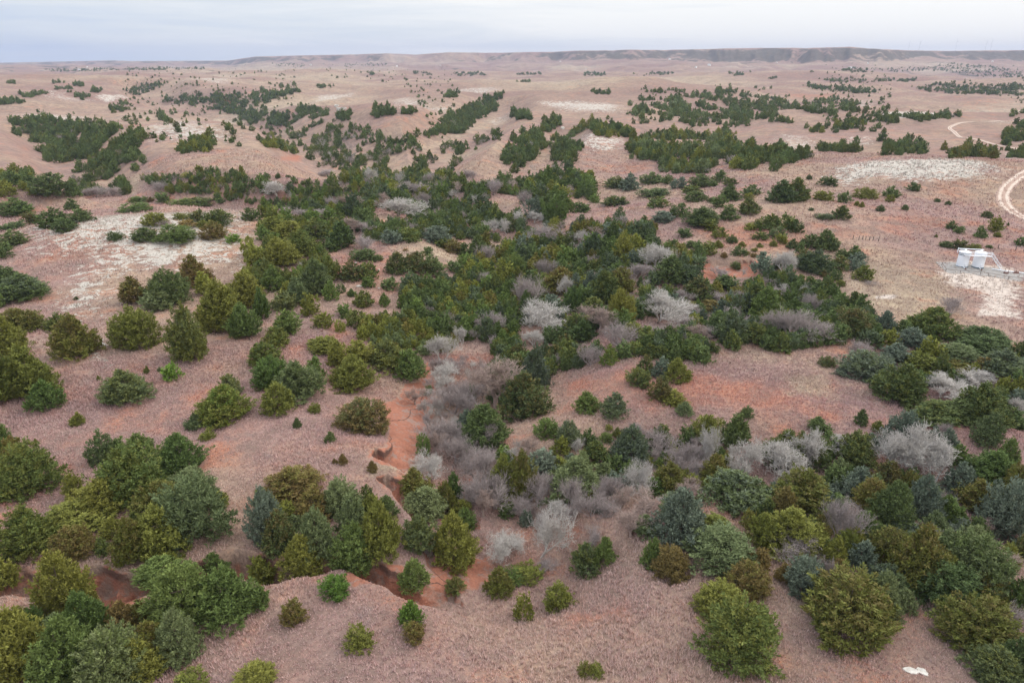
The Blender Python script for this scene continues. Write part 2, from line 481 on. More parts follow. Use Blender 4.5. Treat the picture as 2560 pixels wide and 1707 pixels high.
cc = mixrgb(t, math_(t, 'MULTIPLY', rim_shade, .85), cc, (.085, .050, .040))  # dark undercut shade below the bank rim, painted into the clay colour
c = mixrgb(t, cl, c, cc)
t.links.new(c, b.inputs['Base Color'])
b.inputs['Roughness'].default_value = .95; b.inputs['Specular IOR Level'].default_value = .12
bmp = N(t, 'ShaderNodeBump'); bmp.inputs['Strength'].default_value = .9; bmp.inputs['Distance'].default_value = .30
hsum = math_(t, 'ADD', noise(t, pos, 2.2, 5, .75), math_(t, 'MULTIPLY', noise(t, pos, .5, 3, .6), 1.2))
t.links.new(hsum, bmp.inputs['Height']); t.links.new(bmp.outputs[0], b.inputs['Normal'])

grass_m, t, b = new_mat('dry_grass_blades')
c, pos, n_fine, n_sm, pale = ground_colour(t)
tone = attr(t, 'tone').outputs['Fac']
c = mixrgb(t, 1.0, c, (1.40, 1.29, 1.36), 'MULTIPLY')
c = mixrgb(t, rng_(t, tone, 0, 1, 0, .55, False), c, (.54, .425, .39))
c = mixrgb(t, rng_(t, tone, -.15, -1, 0, .75, False), c, (.13, .085, .070))
c = pale(c)
t.links.new(c, b.inputs['Base Color'])
b.inputs['Roughness'].default_value = .9; b.inputs['Specular IOR Level'].default_value = .1

LEAF = dict(o=(.152, .158, .032), g=(.100, .138, .036), d=(.090, .120, .040), b=(.115, .140, .098), z=(.165, .120, .040), y=(.130, .158, .066), v=(.105, .165, .028))
leaf_cache = {}
def leaf_mat(code):
    if code in leaf_cache:
        return leaf_cache[code]
    a = LEAF[code[0]]; z = LEAF[code[1]] if len(code) > 1 else tuple(min(1, q * 1.45) for q in a)
    names = dict(o='olive', g='green', d='dark_green', b='blue_grey', z='bronze', y='grey_green', v='vivid_green')
    m, t, b = new_mat('cedar_foliage_' + '_'.join(names[k] for k in code))
    tone = attr(t, 'tone').outputs['Fac']
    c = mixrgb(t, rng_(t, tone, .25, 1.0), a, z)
    oi = N(t, 'ShaderNodeObjectInfo')
    hs = N(t, 'ShaderNodeHueSaturation')
    t.links.new(c, hs.inputs['Color'])
    t.links.new(rng_(t, oi.outputs['Random'], 0, 1, .485, .512, False), hs.inputs['Hue'])
    t.links.new(rng_(t, oi.outputs['Random'], 0, 1, 1.15, .85, False), hs.inputs['Value'])
    t.links.new(hs.outputs[0], b.inputs['Base Color'])
    b.inputs['Roughness'].default_value = .75; b.inputs['Specular IOR Level'].default_value = .25
    leaf_cache[code] = m
    return m
tint_m, t, b = new_mat('distant_cedar_foliage')
t.links.new(attr(t, 'tint').outputs['Color'], b.inputs['Base Color'])
b.inputs['Roughness'].default_value = .8; b.inputs['Specular IOR Level'].default_value = .2
def plain(name, colr, rough=.8, var=.25, scale=3.0, spec=.3, metal=0):
    m, t, b = new_mat(name)
    pos = N(t, 'ShaderNodeTexCoord').outputs['Object']
    f = noise(t, pos, scale, 4, .6)
    c = mixrgb(t, rng_(t, f, .3, .7), tuple(q * (1 - var) for q in colr), tuple(min(1, q * (1 + var)) for q in colr))
    t.links.new(c, b.inputs['Base Color'])
    b.inputs['Roughness'].default_value = rough; b.inputs['Specular IOR Level'].default_value = spec; b.inputs['Metallic'].default_value = metal
    return m
bark_m = plain('cedar_bark', (.16, .115, .09))
pale_bark_m = plain('pale_dead_wood', (.48, .44, .405), var=.2)
grey_bark_m = plain('grey_brown_twigs', (.33, .275, .26), var=.2)
pink_bark_m = plain('rosy_brown_twigs', (.33, .245, .21), var=.2)
rock_m = plain('white_gypsum_rock', (.50, .475, .43), .9, .18, 1.5)
white_m = plain('white_tank_paint', (.80, .81, .84), .45, .04, .6)
steel_m = plain('galvanised_steel', (.52, .53, .54), .5, .1, 2)
dark_m = plain('dark_band', (.10, .14, .17), .5, .15, 2)
rust_m = plain('rusty_brown_steel', (.16, .085, .07), .8, .3, 3)
post_m = plain('weathered_post_wood', (.10, .075, .062), .9, .3, 3)
pad_m = plain('grey_gravel', (.27, .25, .235), .95, .12, .8)
road_m = plain('pale_dirt_road', (.42, .325, .26), .95, .12, .5)
def road_mat():
    m, t, b = new_mat('pale_dirt_track')
    pos = N(t, 'ShaderNodeNewGeometry').outputs['Position']
    ac = math_(t, 'ABSOLUTE', attr(t, 'across').outputs['Fac'])
    n1 = noise(t, pos, .8, 5, .7); n2 = noise(t, pos, 2.5, 4, .7)
    rut = rng_(t, math_(t, 'ADD', math_(t, 'ABSOLUTE', math_(t, 'SUBTRACT', ac, .48)), math_(t, 'MULTIPLY', math_(t, 'SUBTRACT', n1, .5), .35)), .30, .12)
    c = mixrgb(t, rut, (.33, .225, .175), (.50, .405, .335))
    edge = rng_(t, math_(t, 'ADD', ac, math_(t, 'MULTIPLY', math_(t, 'SUBTRACT', n1, .5), .9)), .78, .98)
    c = mixrgb(t, edge, c, (.27, .185, .15))
    c = mixrgb(t, rng_(t, n2, .5, .75, 0, .5), c, (.28, .18, .14))
    t.links.new(c, b.inputs['Base Color']); b.inputs['Roughness'].default_value = .95
    return m
road_m = road_mat()
rut_m = plain('rutted_dirt', (.66, .55, .46), .95, .1, .6)
house_m = plain('white_siding', (.8, .79, .77), .7, .04)

# ------------------------------------------------------------------ terrain sheet
def mask_polys(x, y, polys, soft=.25):
    """soft masks from outlines given in photo pixels and thrown onto the ground"""
    res = np.zeros(x.shape)
    for P, wgt, *rest in polys:
        Q, ok = cast([p[0] for p in P], [p[1] for p in P])
        Q = Q[:, :2]
        size = min(np.ptp(Q[:, 0]), np.ptp(Q[:, 1])); s = max(.8, size * (rest[0] if rest else soft))
        lo = Q.min(0) - s; hi = Q.max(0) + s
        m = (x > lo[0]) & (x < hi[0]) & (y > lo[1]) & (y < hi[1])
        if not m.any():
            continue
        d = sdf(x[m], y[m], Q)
        res[m] = np.maximum(res[m], wgt * sstep(d / s * .5 + .5))
    return res
GYP_P = [
    ([(20, 575), (250, 540), (480, 528), (590, 524), (670, 540), (650, 640), (600, 690), (500, 680), (330, 700), (300, 760), (290, 870), (240, 860), (180, 790), (80, 790), (110, 720), (180, 660), (40, 640)], 1.0),
    ([(690, 640), (720, 650), (700, 700), (650, 720), (640, 640)], .8),
    ([(330, 320), (480, 300), (560, 310), (610, 335), (600, 355), (480, 362), (350, 360)], 1.05),
    ([(240, 845), (300, 840), (300, 915), (250, 935), (190, 905)], .7),
    ([(0, 285), (120, 285), (240, 290), (290, 305), (200, 310), (60, 305)], .9),
    ([(90, 225), (190, 240), (280, 255), (200, 260), (80, 245)], .9), ([(230, 240), (300, 235), (340, 250), (270, 260)], .95),
    ([(2050, 425), (2150, 400), (2300, 395), (2450, 400), (2530, 420), (2480, 455), (2300, 460), (2200, 450), (2120, 470), (2060, 455)], 1.05),
    ([(1920, 330), (2050, 335), (2080, 370), (1960, 400), (1890, 400)], .8), ([(2090, 340), (2200, 340), (2200, 365), (2100, 370)], .7),
    ([(2110, 255), (2180, 250), (2200, 265), (2120, 270)], 1.0), ([(2180, 280), (2280, 275), (2390, 285), (2360, 300), (2220, 300)], 1.0),
    ([(960, 250), (1050, 240), (1100, 260), (1200, 275), (1150, 300), (1040, 300), (960, 280)], .85),
    ([(1320, 260), (1450, 250), (1580, 265), (1560, 285), (1400, 280)], .95), ([(1440, 345), (1500, 335), (1580, 345), (1560, 375), (1460, 385), (1440, 370)], .85),
    ([(1380, 335), (1450, 330), (1420, 360), (1350, 370)], .7), ([(800, 235), (900, 225), (860, 250), (770, 260)], .85),
    ([(1330, 205), (1500, 200), (1520, 215), (1350, 215)], .55), ([(430, 200), (620, 195), (600, 215), (430, 212)], .8),
    ([(2440, 300), (2560, 292), (2560, 310), (2470, 312)], .9), ([(2480, 380), (2560, 372), (2560, 400), (2500, 398)], .85),
    ([(1200, 300), (1280, 270), (1290, 290), (1230, 320)], .7), ([(560, 400), (660, 380), (650, 395), (580, 412)], .5),
    ([(1100, 225), (1250, 215), (1270, 228), (1120, 240)], .8)]
RED_P = [
    ([(1400, 960), (1650, 900), (1900, 940), (2150, 1010), (2100, 1080), (1900, 1070), (1600, 1040), (1400, 1040)], .8),
    ([(1700, 560), (1900, 540), (2100, 560), (2080, 640), (1900, 650), (1720, 640)], .75),
    ([(2120, 530), (2300, 520), (2450, 560), (2300, 600), (2120, 590)], .75), ([(820, 620), (900, 640), (1010, 660), (1000, 760), (900, 770), (830, 700)], .8),
    ([(1540, 410), (1660, 400), (1640, 430), (1540, 440)], .8), ([(1240, 480), (1480, 480), (1480, 540), (1280, 540)], .6),
    ([(60, 570), (300, 545), (500, 545), (400, 640), (150, 700), (0, 700), (0, 650)], .7), ([(2280, 440), (2480, 450), (2500, 520), (2300, 510)], .7),
    ([(1950, 232), (2100, 235), (2080, 250), (1970, 250)], 1.0), ([(2360, 245), (2560, 245), (2560, 290), (2400, 270)], .75),
    ([(900, 330), (1080, 310), (1060, 350), (920, 350)], .55), ([(380, 390), (460, 395), (450, 420), (380, 420)], .8),
    ([(2060, 560), (2180, 575), (2140, 610), (2050, 600)], .7)]
TAN_P = [
    ([(1280, 950), (1480, 890), (1620, 870), (1850, 840), (1990, 880), (2190, 950), (2300, 1010), (2200, 1020), (1980, 920), (1700, 930), (1400, 960), (1330, 1020), (1290, 1080), (1270, 1000)], .75),
    ([(1950, 930), (2080, 930), (2100, 1000), (1960, 990)], .9),
    ([(970, 615), (1060, 605), (1160, 640), (1170, 665), (1100, 660), (1000, 660)], 1.1), ([(2140, 640), (2380, 700), (2420, 760), (2300, 810), (2140, 770), (2100, 720)], 1.1),
    ([(1480, 450), (1590, 440), (1700, 460), (1580, 475)], .8), ([(320, 440), (355, 440), (350, 480), (320, 490)], 1.0),
    ([(1070, 345), (1200, 285), (1260, 275), (1280, 290), (1200, 340), (1100, 370)], .55), ([(1100, 205), (1500, 190), (1900, 195), (1900, 212), (1500, 225), (1200, 225)], 1.1),
    ([(1365, 164), (1495, 162), (1490, 168), (1420, 174), (1370, 173)], 1.3), ([(430, 166), (720, 164), (1000, 172), (700, 184), (420, 180)], 1.1),
    ([(620, 262), (700, 240), (900, 226), (1000, 235), (860, 255), (720, 285), (650, 300)], .9), ([(1000, 358), (1080, 340), (1230, 285), (1262, 300), (1150, 360), (1060, 378)], 1.0), ([(1050, 398), (1150, 375), (1280, 378), (1250, 402), (1100, 410)], .8), ([(0, 195), (250, 188), (420, 196), (300, 206), (0, 210)], .8), ([(1900, 160), (2040, 156), (2100, 164), (1950, 172)], .8), ([(2080, 350), (2300, 318), (2420, 300), (2500, 315), (2330, 345), (2150, 362)], .6), ([(2040, 150), (2330, 145), (2250, 168), (2080, 160)], .85),
    ([(640, 190), (900, 185), (960, 215), (700, 205)], 1.0), ([(2000, 1440), (2090, 1450), (2040, 1560), (1960, 1530), (1980, 1480)], .8), ([(920, 1170), (1022, 1168), (1022, 1186), (930, 1192)], 1.2),
    ([(2300, 350), (2500, 300), (2560, 320), (2400, 360)], .5)]
BARE_P = [([(2350, 655), (2400, 648), (2560, 672), (2560, 790), (2440, 790), (2440, 730), (2370, 715), (2330, 680)], .95), ([(2180, 740), (2250, 735), (2240, 750), (2190, 750)], .8), ([(2430, 770), (2560, 780), (2560, 800), (2450, 790)], .8)]
CLAY_P = [([(52, 1424), (118, 1424), (120, 1500), (50, 1500)], .8, .2), ([(228, 1440), (330, 1440), (372, 1470), (366, 1500), (300, 1535), (222, 1545)], .8, .2), ([(545, 1396), (645, 1396), (640, 1440), (560, 1445)], .75, .25), ([(930, 1424), (1020, 1420), (1010, 1482), (880, 1470), (850, 1440)], .85, .2), ([(1080, 1390), (1230, 1378), (1230, 1460), (1140, 1490), (1060, 1484)], .75, .2),
          ([(945, 1018), (959, 1008), (991, 998), (1005, 980), (1012, 960), (1050, 956), (1056, 926), (1068, 905), (1090, 960), (1085, 1040), (1050, 1080), (1040, 1130), (1020, 1180), (990, 1170), (950, 1160), (918, 1142), (928, 1124), (966, 1118), (975, 1070)], 1.0, .12),
          ([(940, 1200), (1018, 1190), (1010, 1230), (1000, 1260), (960, 1225)], .7, .2), ([(700, 390), (760, 385), (755, 405), (700, 402)], .8, .3),
          ([(178, 918), (250, 920), (255, 945), (170, 940)], .35, .4), ([(1745, 648), (1895, 652), (1895, 680), (1755, 678)], 1.0, .15), ([(545, 245), (580, 245), (575, 262), (550, 262)], 1.0)]
SCRUB_P = [([(1280, 139), (1500, 135), (1700, 132), (1900, 128), (2130, 128), (2250, 140), (2560, 142), (2560, 160), (2330, 150), (2100, 152), (1900, 156), (1650, 150), (1400, 152)], .75, .5),
           ([(640, 146), (800, 144), (900, 145), (780, 152), (640, 152)], .6, .5), ([(0, 160), (300, 160), (500, 162), (640, 168), (300, 178), (0, 185)], .5, .5),
           ([(2300, 165), (2560, 170), (2560, 205), (2350, 190)], .8, .5), ([(1780, 152), (1950, 152), (1960, 160), (1800, 160)], .7, .5)]
def mesa_scrub(x, y):
    ramp, top, u = mesa_ramp(x, y); r = np.hypot(x, y)
    w = np.interp(u, [-900, 250, 620, 800, 1000, 1300, 1420, 1700, 2560, 3400], [.75, .75, .95, .75, .5, .62, 1.0, .98, 1.0, .95])
    slope = np.clip((ramp - .36) * 7, 0, 1) * np.clip((1.02 - ramp) * 12, .55, 1)
    plain_ = .36 * np.clip((r - 1800) / 1500, 0, 1) + np.interp(u, [0, 300, 700], [.22, .15, 0]) * np.clip((r - 2500) / 1000, 0, 1)
    return np.where(r > 1500, np.maximum(w * slope * (r > 2600), plain_), 0)
def masks(x, y):
    return dict(gyp=mask_polys(x, y, GYP_P), red=mask_polys(x, y, RED_P, .4), tan=mask_polys(x, y, TAN_P, .35), bare=mask_polys(x, y, BARE_P, .3),
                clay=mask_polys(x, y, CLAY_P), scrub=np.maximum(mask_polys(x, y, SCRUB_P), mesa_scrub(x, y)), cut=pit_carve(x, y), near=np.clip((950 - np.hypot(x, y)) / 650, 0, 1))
M = masks(TX, TY)
idx = np.arange(nr * nc).reshape(nr, nc)
F = np.stack([idx[:-1, :-1], idx[:-1, 1:], idx[1:, 1:], idx[1:, :-1]], -1).reshape(-1, 4)[:, ::-1]
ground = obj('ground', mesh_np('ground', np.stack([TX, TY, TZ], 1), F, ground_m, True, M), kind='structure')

# ------------------------------------------------------------------ dry grass tufts on the nearest ground (nobody could count them)
def grass():
    n = 190000
    a = np.radians(rng.uniform(-45, 45, n)); r = np.sqrt(rng.uniform(34 ** 2, 125 ** 2, n))
    keep = rng.random(n) < np.clip(75 / r, .35, 1)                 # denser close by
    a, r = a[keep], r[keep]
    n2 = 110000                                                    # coarser clumps farther out
    a = np.concatenate([a, np.radians(rng.uniform(-41, 41, n2))]); r = np.concatenate([r, 105 * (420 / 105) ** rng.random(n2)])
    x, y = r * np.sin(a), r * np.cos(a)
    z = hgt(x, y); gx = (hgt(x + .3, y) - hgt(x - .3, y)) / .6; gy = (hgt(x, y + .3) - hgt(x, y - .3)) / .6
    flat = np.hypot(gx, gy) < .75
    mk = {k: grid_sample(x, y, v.reshape(nr, nc)) for k, v in M.items()}; flat &= (mk['clay'] < .3)
    x, y, z, r = x[flat], y[flat], z[flat], r[flat]
    big = np.clip(r / 105, 1, 3.2)
    flat2 = flat
    mk = {k: v[flat] for k, v in mk.items()}
    nb = 5; m = len(x)
    size = rng.uniform(.13, .36, m) * (1 + .5 * vnoise(x / 9, y / 9, 5)) * big ** .7
    V = np.zeros((m, nb, 3, 3)); tone = np.zeros((m, nb, 3))
    for k in range(nb):
        t = rng.uniform(0, 2 * np.pi, m); lean = rng.uniform(.1, .75, m); w = rng.uniform(.022, .05, m) * big
        dx, dy = np.cos(t), np.sin(t); ox = rng.uniform(-.14, .14, m) * big; oy = rng.uniform(-.14, .14, m) * big
        V[:, k, 0] = np.stack([x + ox - dy * w, y + oy + dx * w, z - .04], 1)
        V[:, k, 1] = np.stack([x + ox + dy * w, y + oy - dx * w, z - .04], 1)
        V[:, k, 2] = np.stack([x + ox + dx * lean * size, y + oy + dy * lean * size, z + size * np.sqrt(1 - lean ** 2 * .6)], 1)
        tn = np.where(r > 108, rng.uniform(-1.0, 1, m), rng.uniform(-.25, 1, m)); tone[:, k, 0] = tone[:, k, 1] = tone[:, k, 2] = tn
    V = V.reshape(-1, 3); F = np.arange(len(V)).reshape(-1, 3)
    at = {k: np.repeat(v, nb * 3) for k, v in mk.items()}; at['tone'] = tone.ravel()
    obj('dry_grass', mesh_np('dry_grass', V, F, grass_m, False, at), label='knee high pinkish dry grass covering the slopes', category='grass', kind='stuff')
grass()

# ------------------------------------------------------------------ cedars
def envelope(shape, rs):
    """list of lobes (cx, cy, z0, z1, radius, kind) in a crown of height 1 and radius 1"""
    if shape == 'c': return [(0, 0, .02, 1, 1, 'cone')] + [(.35 * math.cos(a), .35 * math.sin(a), .02, .6 + .1 * rs.random(), .62, 'dome') for a in rs.uniform(0, 6.28, 2)]
    if shape == 'r': return [(0, 0, .0, .92, .92, 'dome'), (.1, .05, .25, 1.06, .55, 'cone')] + [(.42 * math.cos(a), .42 * math.sin(a), .0, rs.uniform(.65, .9), .58, 'dome') for a in rs.uniform(0, 6.28, 4)]
    if shape == 's': return [(0, 0, .0, 1, 1, 'egg')]
    if shape == 'l': return [(.45 * math.cos(a), .45 * math.sin(a), 0, rs.uniform(.6, 1), .6, 'dome') for a in np.arange(5) * 1.257 + rs.random()]
    if shape == 'p': return [(0, 0, 0, 1, .55, 'cone')] + [(.5 * math.cos(a), .5 * math.sin(a), 0, rs.uniform(.4, .7), .45, 'dome') for a in rs.uniform(0, 6.28, 3)]
    L = [(.15, 0, .05, 1, .7, 'cone')]                                    # irregular, several tops
    for k in range(5):
        a = k * 1.257 + rs.uniform(-.4, .4); d = rs.uniform(.35, .55)
        L.append((d * math.cos(a), d * math.sin(a), rs.uniform(0, .1), rs.uniform(.55, .95), rs.uniform(.42, .58), 'cone' if rs.random() < .5 else 'dome'))
    return L
def prof(kind, s):
    if kind == 'cone': return np.minimum(1, (1 - s) ** .72 * 1.06) * np.clip(.74 + s * 2.2, 0, 1)
    if kind == 'egg': return np.sqrt(np.clip(1 - ((s - .4) / .62) ** 2, 0, 1))
    return np.sqrt(np.clip(1 - (np.clip(s - .22, 0, 1) / .80) ** 2, 0, 1)) * np.clip(.80 + s * 1.3, 0, 1)
def crown_np(seed, shape, n_pl, n_tri, H=6.0, R=3.0, pl=.75, tl=.34, tw=.085):
    rs = np.random.default_rng(seed)
    L = envelope(shape, rs)
    vol = np.array([l[4] ** 1.6 * (l[3] - l[2]) for l in L]); vol /= vol.sum()
    C = []; D = []
    k = rs.choice(len(L), n_pl, p=vol)
    s = rs.beta(1.15, 1.5, n_pl); a = rs.uniform(0, 2 * np.pi, n_pl)
    ph = rs.uniform(0, 6.28, 6)
    for i in range(n_pl):
        cx, cy, z0, z1, r, kd = L[k[i]]
        lump = 1 + .15 * math.sin(3 * a[i] + ph[0] + 5 * s[i]) + .13 * math.sin(5 * a[i] + ph[1] - 9 * s[i]) + .06 * math.sin(8 * a[i] + 13 * s[i] + ph[2])
        rad = float(prof(kd, np.array(s[i]))) * r * lump
        f = rs.uniform(.45, 1.0) ** .55 * .93
        if rs.random() < .12: f *= rs.uniform(1.08, 1.28)
        C.append(((cx + rad * f * math.cos(a[i])) * R, (cy + rad * f * math.sin(a[i])) * R, (z0 + (z1 - z0) * s[i]) * H * .95 + .05))
        el = rs.uniform(.15, .9) if kd != 'cone' else rs.uniform(.25, 1.1)
        el = el + .5 * s[i]
        ap = a[i] + rs.normal(0, .35)
        D.append((math.cos(ap) * math.cos(el), math.sin(ap) * math.cos(el), math.sin(el)))
    C = np.array(C); D = np.array(D)
    n = n_pl * n_tri
    Ci = np.repeat(C, n_tri, 0); Di = np.repeat(D, n_tri, 0)
    t = rs.uniform(-.55, .8, n)
    sc = np.repeat(rs.uniform(.7, 1.25, n_pl), n_tri) * pl
    off = rs.normal(0, 1, (n, 3)); off /= np.linalg.norm(off, axis=1)[:, None]
    wid = .42 * np.clip(1.0 - np.clip(t, 0, 1) * .95, .06, 1)
    base = Ci + Di * (t * sc)[:, None] + off * (wid * sc * rs.uniform(.15, 1, n) ** .6)[:, None]
    dr = Di * .75 + off * .75 + rs.normal(0, .28, (n, 3)) + np.array([0, 0, .15]); dr /= np.linalg.norm(dr, axis=1)[:, None]
    sd = np.cross(dr, rs.normal(0, 1, (n, 3))); sd /= np.linalg.norm(sd, axis=1)[:, None] + 1e-9
    ln = tl * rs.uniform(.6, 1.3, n); w = tw * rs.uniform(.7, 1.4, n)
    V = np.stack([base - dr * (ln * .3)[:, None], base + dr * (ln * .25)[:, None] + sd * w[:, None], base + dr * ln[:, None], base + dr * (ln * .25)[:, None] - sd * w[:, None]], 1)
    V[..., 2] = np.maximum(V[..., 2], -.05)
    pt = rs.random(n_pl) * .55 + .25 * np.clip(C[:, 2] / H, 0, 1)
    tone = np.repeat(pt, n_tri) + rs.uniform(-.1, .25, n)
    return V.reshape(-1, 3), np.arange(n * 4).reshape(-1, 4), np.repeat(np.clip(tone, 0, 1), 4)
SHAPES = 'crislp'
protos = {}
def make_protos():
    for si, s in enumerate(SHAPES):
        for var in range(3 if s in 'cri' else 2):
            for lod, (npl, ntr, pl, tl, tw) in dict(hi=(520, 30, .66, .26, .052), mid=(230, 24, .80, .36, .085)).items():
                V, F, tn = crown_np(100 + si * 10 + var, s, npl, ntr, pl=pl, tl=tl, tw=tw)
                me = mesh_np('cedar_crown', V, F, leaf_mat('g'), False, {'tone': tn})
                protos[(s, var, lod)] = me
make_protos()
def trunk_mesh(seed):
    rs = random.Random(seed); mb = MB()
    mb.tube((0, 0, -.5), (.05, .02, 1.6), .17, .13, 7); mb.tube((.05, .02, 1.6), (0, 0, 4.6), .13, .03, 7)
    for k in range(16):
        a = rs.uniform(0, 6.28); z = rs.uniform(.4, 3.8); l = (1.9 - z * .35) * rs.uniform(.7, 1.1)
        mb.tube((0, 0, z), (l * math.cos(a), l * math.sin(a), z + l * .5), .05, .015, 4, False)
    return mb.mesh('cedar_trunk', bark_m)
trunks = [trunk_mesh(k) for k in range(3)]

# ------------------------------------------------------------------ bare trees
def bare_np(seed, H=8.0, spread=.75, stems=1, levels=5, kids=(3, 5), twig=.018, thick=.20, updir=.25):
    rs = np.random.default_rng(seed)
    trunkS = []; twigS = []
    def grow(p, d, L, r, lv):
        n = 3 if lv > 1 else 2
        q = p; dd = d
        for i in range(n):
            dd = dd + rs.normal(0, .16, 3) + np.array([0, 0, updir * .12]); dd /= np.linalg.norm(dd)
            e = q + dd * L / n
            r1 = max(r * (1 - .25 * (i + 1) / n * 1.2), twig * .6)
            (trunkS if lv >= levels - 1 else twigS).append((q, e, r * (1 - .3 * i / n), r1))
            q = e
            if lv > 0 and i >= (1 if lv == levels else 0):
                for k in range(int(rs.integers(*kids)) if i == n - 1 else int(rs.integers(1, 3))):
                    side = rs.normal(0, 1, 3); side -= side.dot(dd) * dd; side /= np.linalg.norm(side)
                    nd = dd * (1 - spread * .45) + side * spread * rs.uniform(.6, 1.1) + np.array([0, 0, updir]); nd /= np.linalg.norm(nd)
                    grow(q, nd, L * rs.uniform(.55, .8), max(r1 * rs.uniform(.5, .72), twig), lv - 1)
    for s in range(stems):
        a = rs.uniform(0, 6.28); t = .12 if stems == 1 else rs.uniform(.2, .8)
        d = np.array([math.cos(a) * t, math.sin(a) * t, 1.]); d /= np.linalg.norm(d)
        grow(np.array([.15 * math.cos(a) * (stems > 1), .15 * math.sin(a) * (stems > 1), -.3]), d, H * .36, thick * (1 if stems == 1 else .5), levels)
    return trunkS, twigS
def segs_np(S, n=3):
    S0 = np.array([s[0] for s in S]); S1 = np.array([s[1] for s in S]); r0 = np.array([s[2] for s in S]); r1 = np.array([s[3] for s in S])
    d = S1 - S0; d /= np.linalg.norm(d, axis=1)[:, None] + 1e-9
    h = np.where(np.abs(d[:, 2:3]) < .9, np.array([[0, 0, 1.]]), np.array([[1., 0, 0]]))
    x = np.cross(d, h); x /= np.linalg.norm(x, axis=1)[:, None]; y = np.cross(d, x)
    V = np.zeros((len(S), 2 * n, 3))
    for k in range(n):
        a = 2 * math.pi * k / n; w = x * math.cos(a) + y * math.sin(a)
        V[:, k] = S0 + w * r0[:, None]; V[:, n + k] = S1 + w * r1[:, None]
    F = []
    for k in range(n):
        F.append([k, (k + 1) % n, n + (k + 1) % n, n + k])
    F = np.array(F)[None] + (np.arange(len(S)) * 2 * n)[:, None, None]
    return V.reshape(-1, 3), F.reshape(-1, 4)
bare_protos = {}
def make_bare():
    specs = dict(w=[dict(H=8, spread=.85, stems=2, levels=5, kids=(2, 3), twig=.019, thick=.30, updir=.3), dict(H=7, spread=.9, stems=3, levels=5, kids=(2, 3), twig=.016, thick=.28), dict(H=8, spread=.8, stems=3, levels=5, kids=(2, 3), twig=.018, thick=.28, updir=.35), dict(H=7, spread=.95, stems=2, levels=5, kids=(2, 3), twig=.018, thick=.30, updir=.25)],
                 k=[dict(H=7, spread=.6, stems=5, levels=4, kids=(2, 4), twig=.014, thick=.22, updir=.4), dict(H=6, spread=.7, stems=7, levels=4, kids=(2, 3), twig=.014, thick=.2, updir=.35)],
                 t=[dict(H=8, spread=.6, levels=5, kids=(2, 4), twig=.013, thick=.24, updir=.35)])
    for ty, L in specs.items():
        for i, kw in enumerate(L):
            tr, tw = bare_np(300 + i * 7 + ord(ty), **kw)
            allp = np.array([s[1] for s in tr + tw]); H = allp[:, 2].max(); R = np.percentile(np.hypot(allp[:, 0], allp[:, 1]), 92)
            Vt, Ft = segs_np(tr, 6); Vw, Fw = segs_np(tw, 3)
            mat = {'w': pale_bark_m, 'k': grey_bark_m, 't': pink_bark_m}[ty]
            bare_protos[(ty, i)] = (mesh_np('bare_trunk', Vt, Ft, mat, True), mesh_np('bare_branches', Vw, Fw, mat, True), H, R, (Vw, Fw))
make_bare()

# ------------------------------------------------------------------ where the trees stand
# hand list per photo tile: centre x, top, bottom, width (tile pixels, 3.672 per photo pixel), shape, foliage code
TILES = {}
TILES[(0, 1280)] = '''250 10 480 450 i og|60 430 750 260 i o|700 130 470 340 i zo|740 -60 260 560 i o|620 430 1040 440 c o|1230 60 500 320 i oz|1500 0 480 480 i o|1530 430 720 440 i g|1970 390 600 220 c g
1700 580 1160 560 r g|2080 590 1110 520 i g|1130 850 1150 280 c z|1320 830 1060 200 i zo|1350 1050 1420 340 i oz|1660 960 1420 360 c y|150 1000 1700 560 i o|620 1080 1700 520 i g|540 960 1200 260 c y|1080 1160 1750 560 r yg|930 1190 1450 220 r g|1300 1180 1600 420 i o|1760 1480 1680 260 l o'''
TILES[(640, 1280)] = '''80 420 740 260 i o|30 690 920 180 i g|-20 1440 1680 330 r o|90 -180 330 330 r b|230 20 410 320 c dz|440 250 650 330 c o|570 0 440 330 c y|900 150 620 380 i g|1150 -50 480 360 i o|880 -150 250 260 i y|720 600 830 245 r v|345 820 1050 200 r zo|950 1080 1305 235 l o|1425 840 1080 200 c v|1445 1025 1220 180 r zo
1500 60 400 290 i yo|1450 460 750 240 c g|1810 60 580 400 c o|1930 -20 200 180 i g|1830 590 770 160 i gz|2230 530 795 230 c oz'''
TILES[(1280, 1280)] = '''670 310 620 260 c yo|850 250 500 190 c g|415 680 925 245 r o|110 770 1030 160 s o|670 1390 1510 130 l oz|770 1410 1530 130 l o|1540 -170 360 440 c b|1230 50 260 220 i y|1290 270 550 200 c g|1470 340 655 300 r z|1880 170 575 560 r y|1860 50 230 260 i o|2130 480 820 360 r zo|1900 690 1000 390 r o|2060 880 1480 620 r go
2300 880 1050 160 p d|2290 20 350 220 i o|2280 330 560 170 i z|150 490 660 240 l o|0 530 690 200 l g'''
TILES[(1920, 1280)] = '''700 650 1275 740 r oz|1000 600 1040 320 c y|320 440 800 330 r b|140 470 660 160 i z|640 440 640 170 c z|1240 720 940 190 c y|1100 170 500 340 r oz|830 280 560 260 i b|1060 470 720 240 i by|1400 190 800 480 i oz|1560 480 950 560 r d|1850 250 800 520 r yg|2000 570 900 480 i oz|2280 600 940 200 i g|1730 60 230 280 i b|1210 60 230 300 i b
2320 180 500 220 i dz|1890 830 1330 590 r oz|2060 1290 1650 400 c yo|2250 1180 1600 330 i d|230 20 460 500 i o|880 0 250 200 c g'''
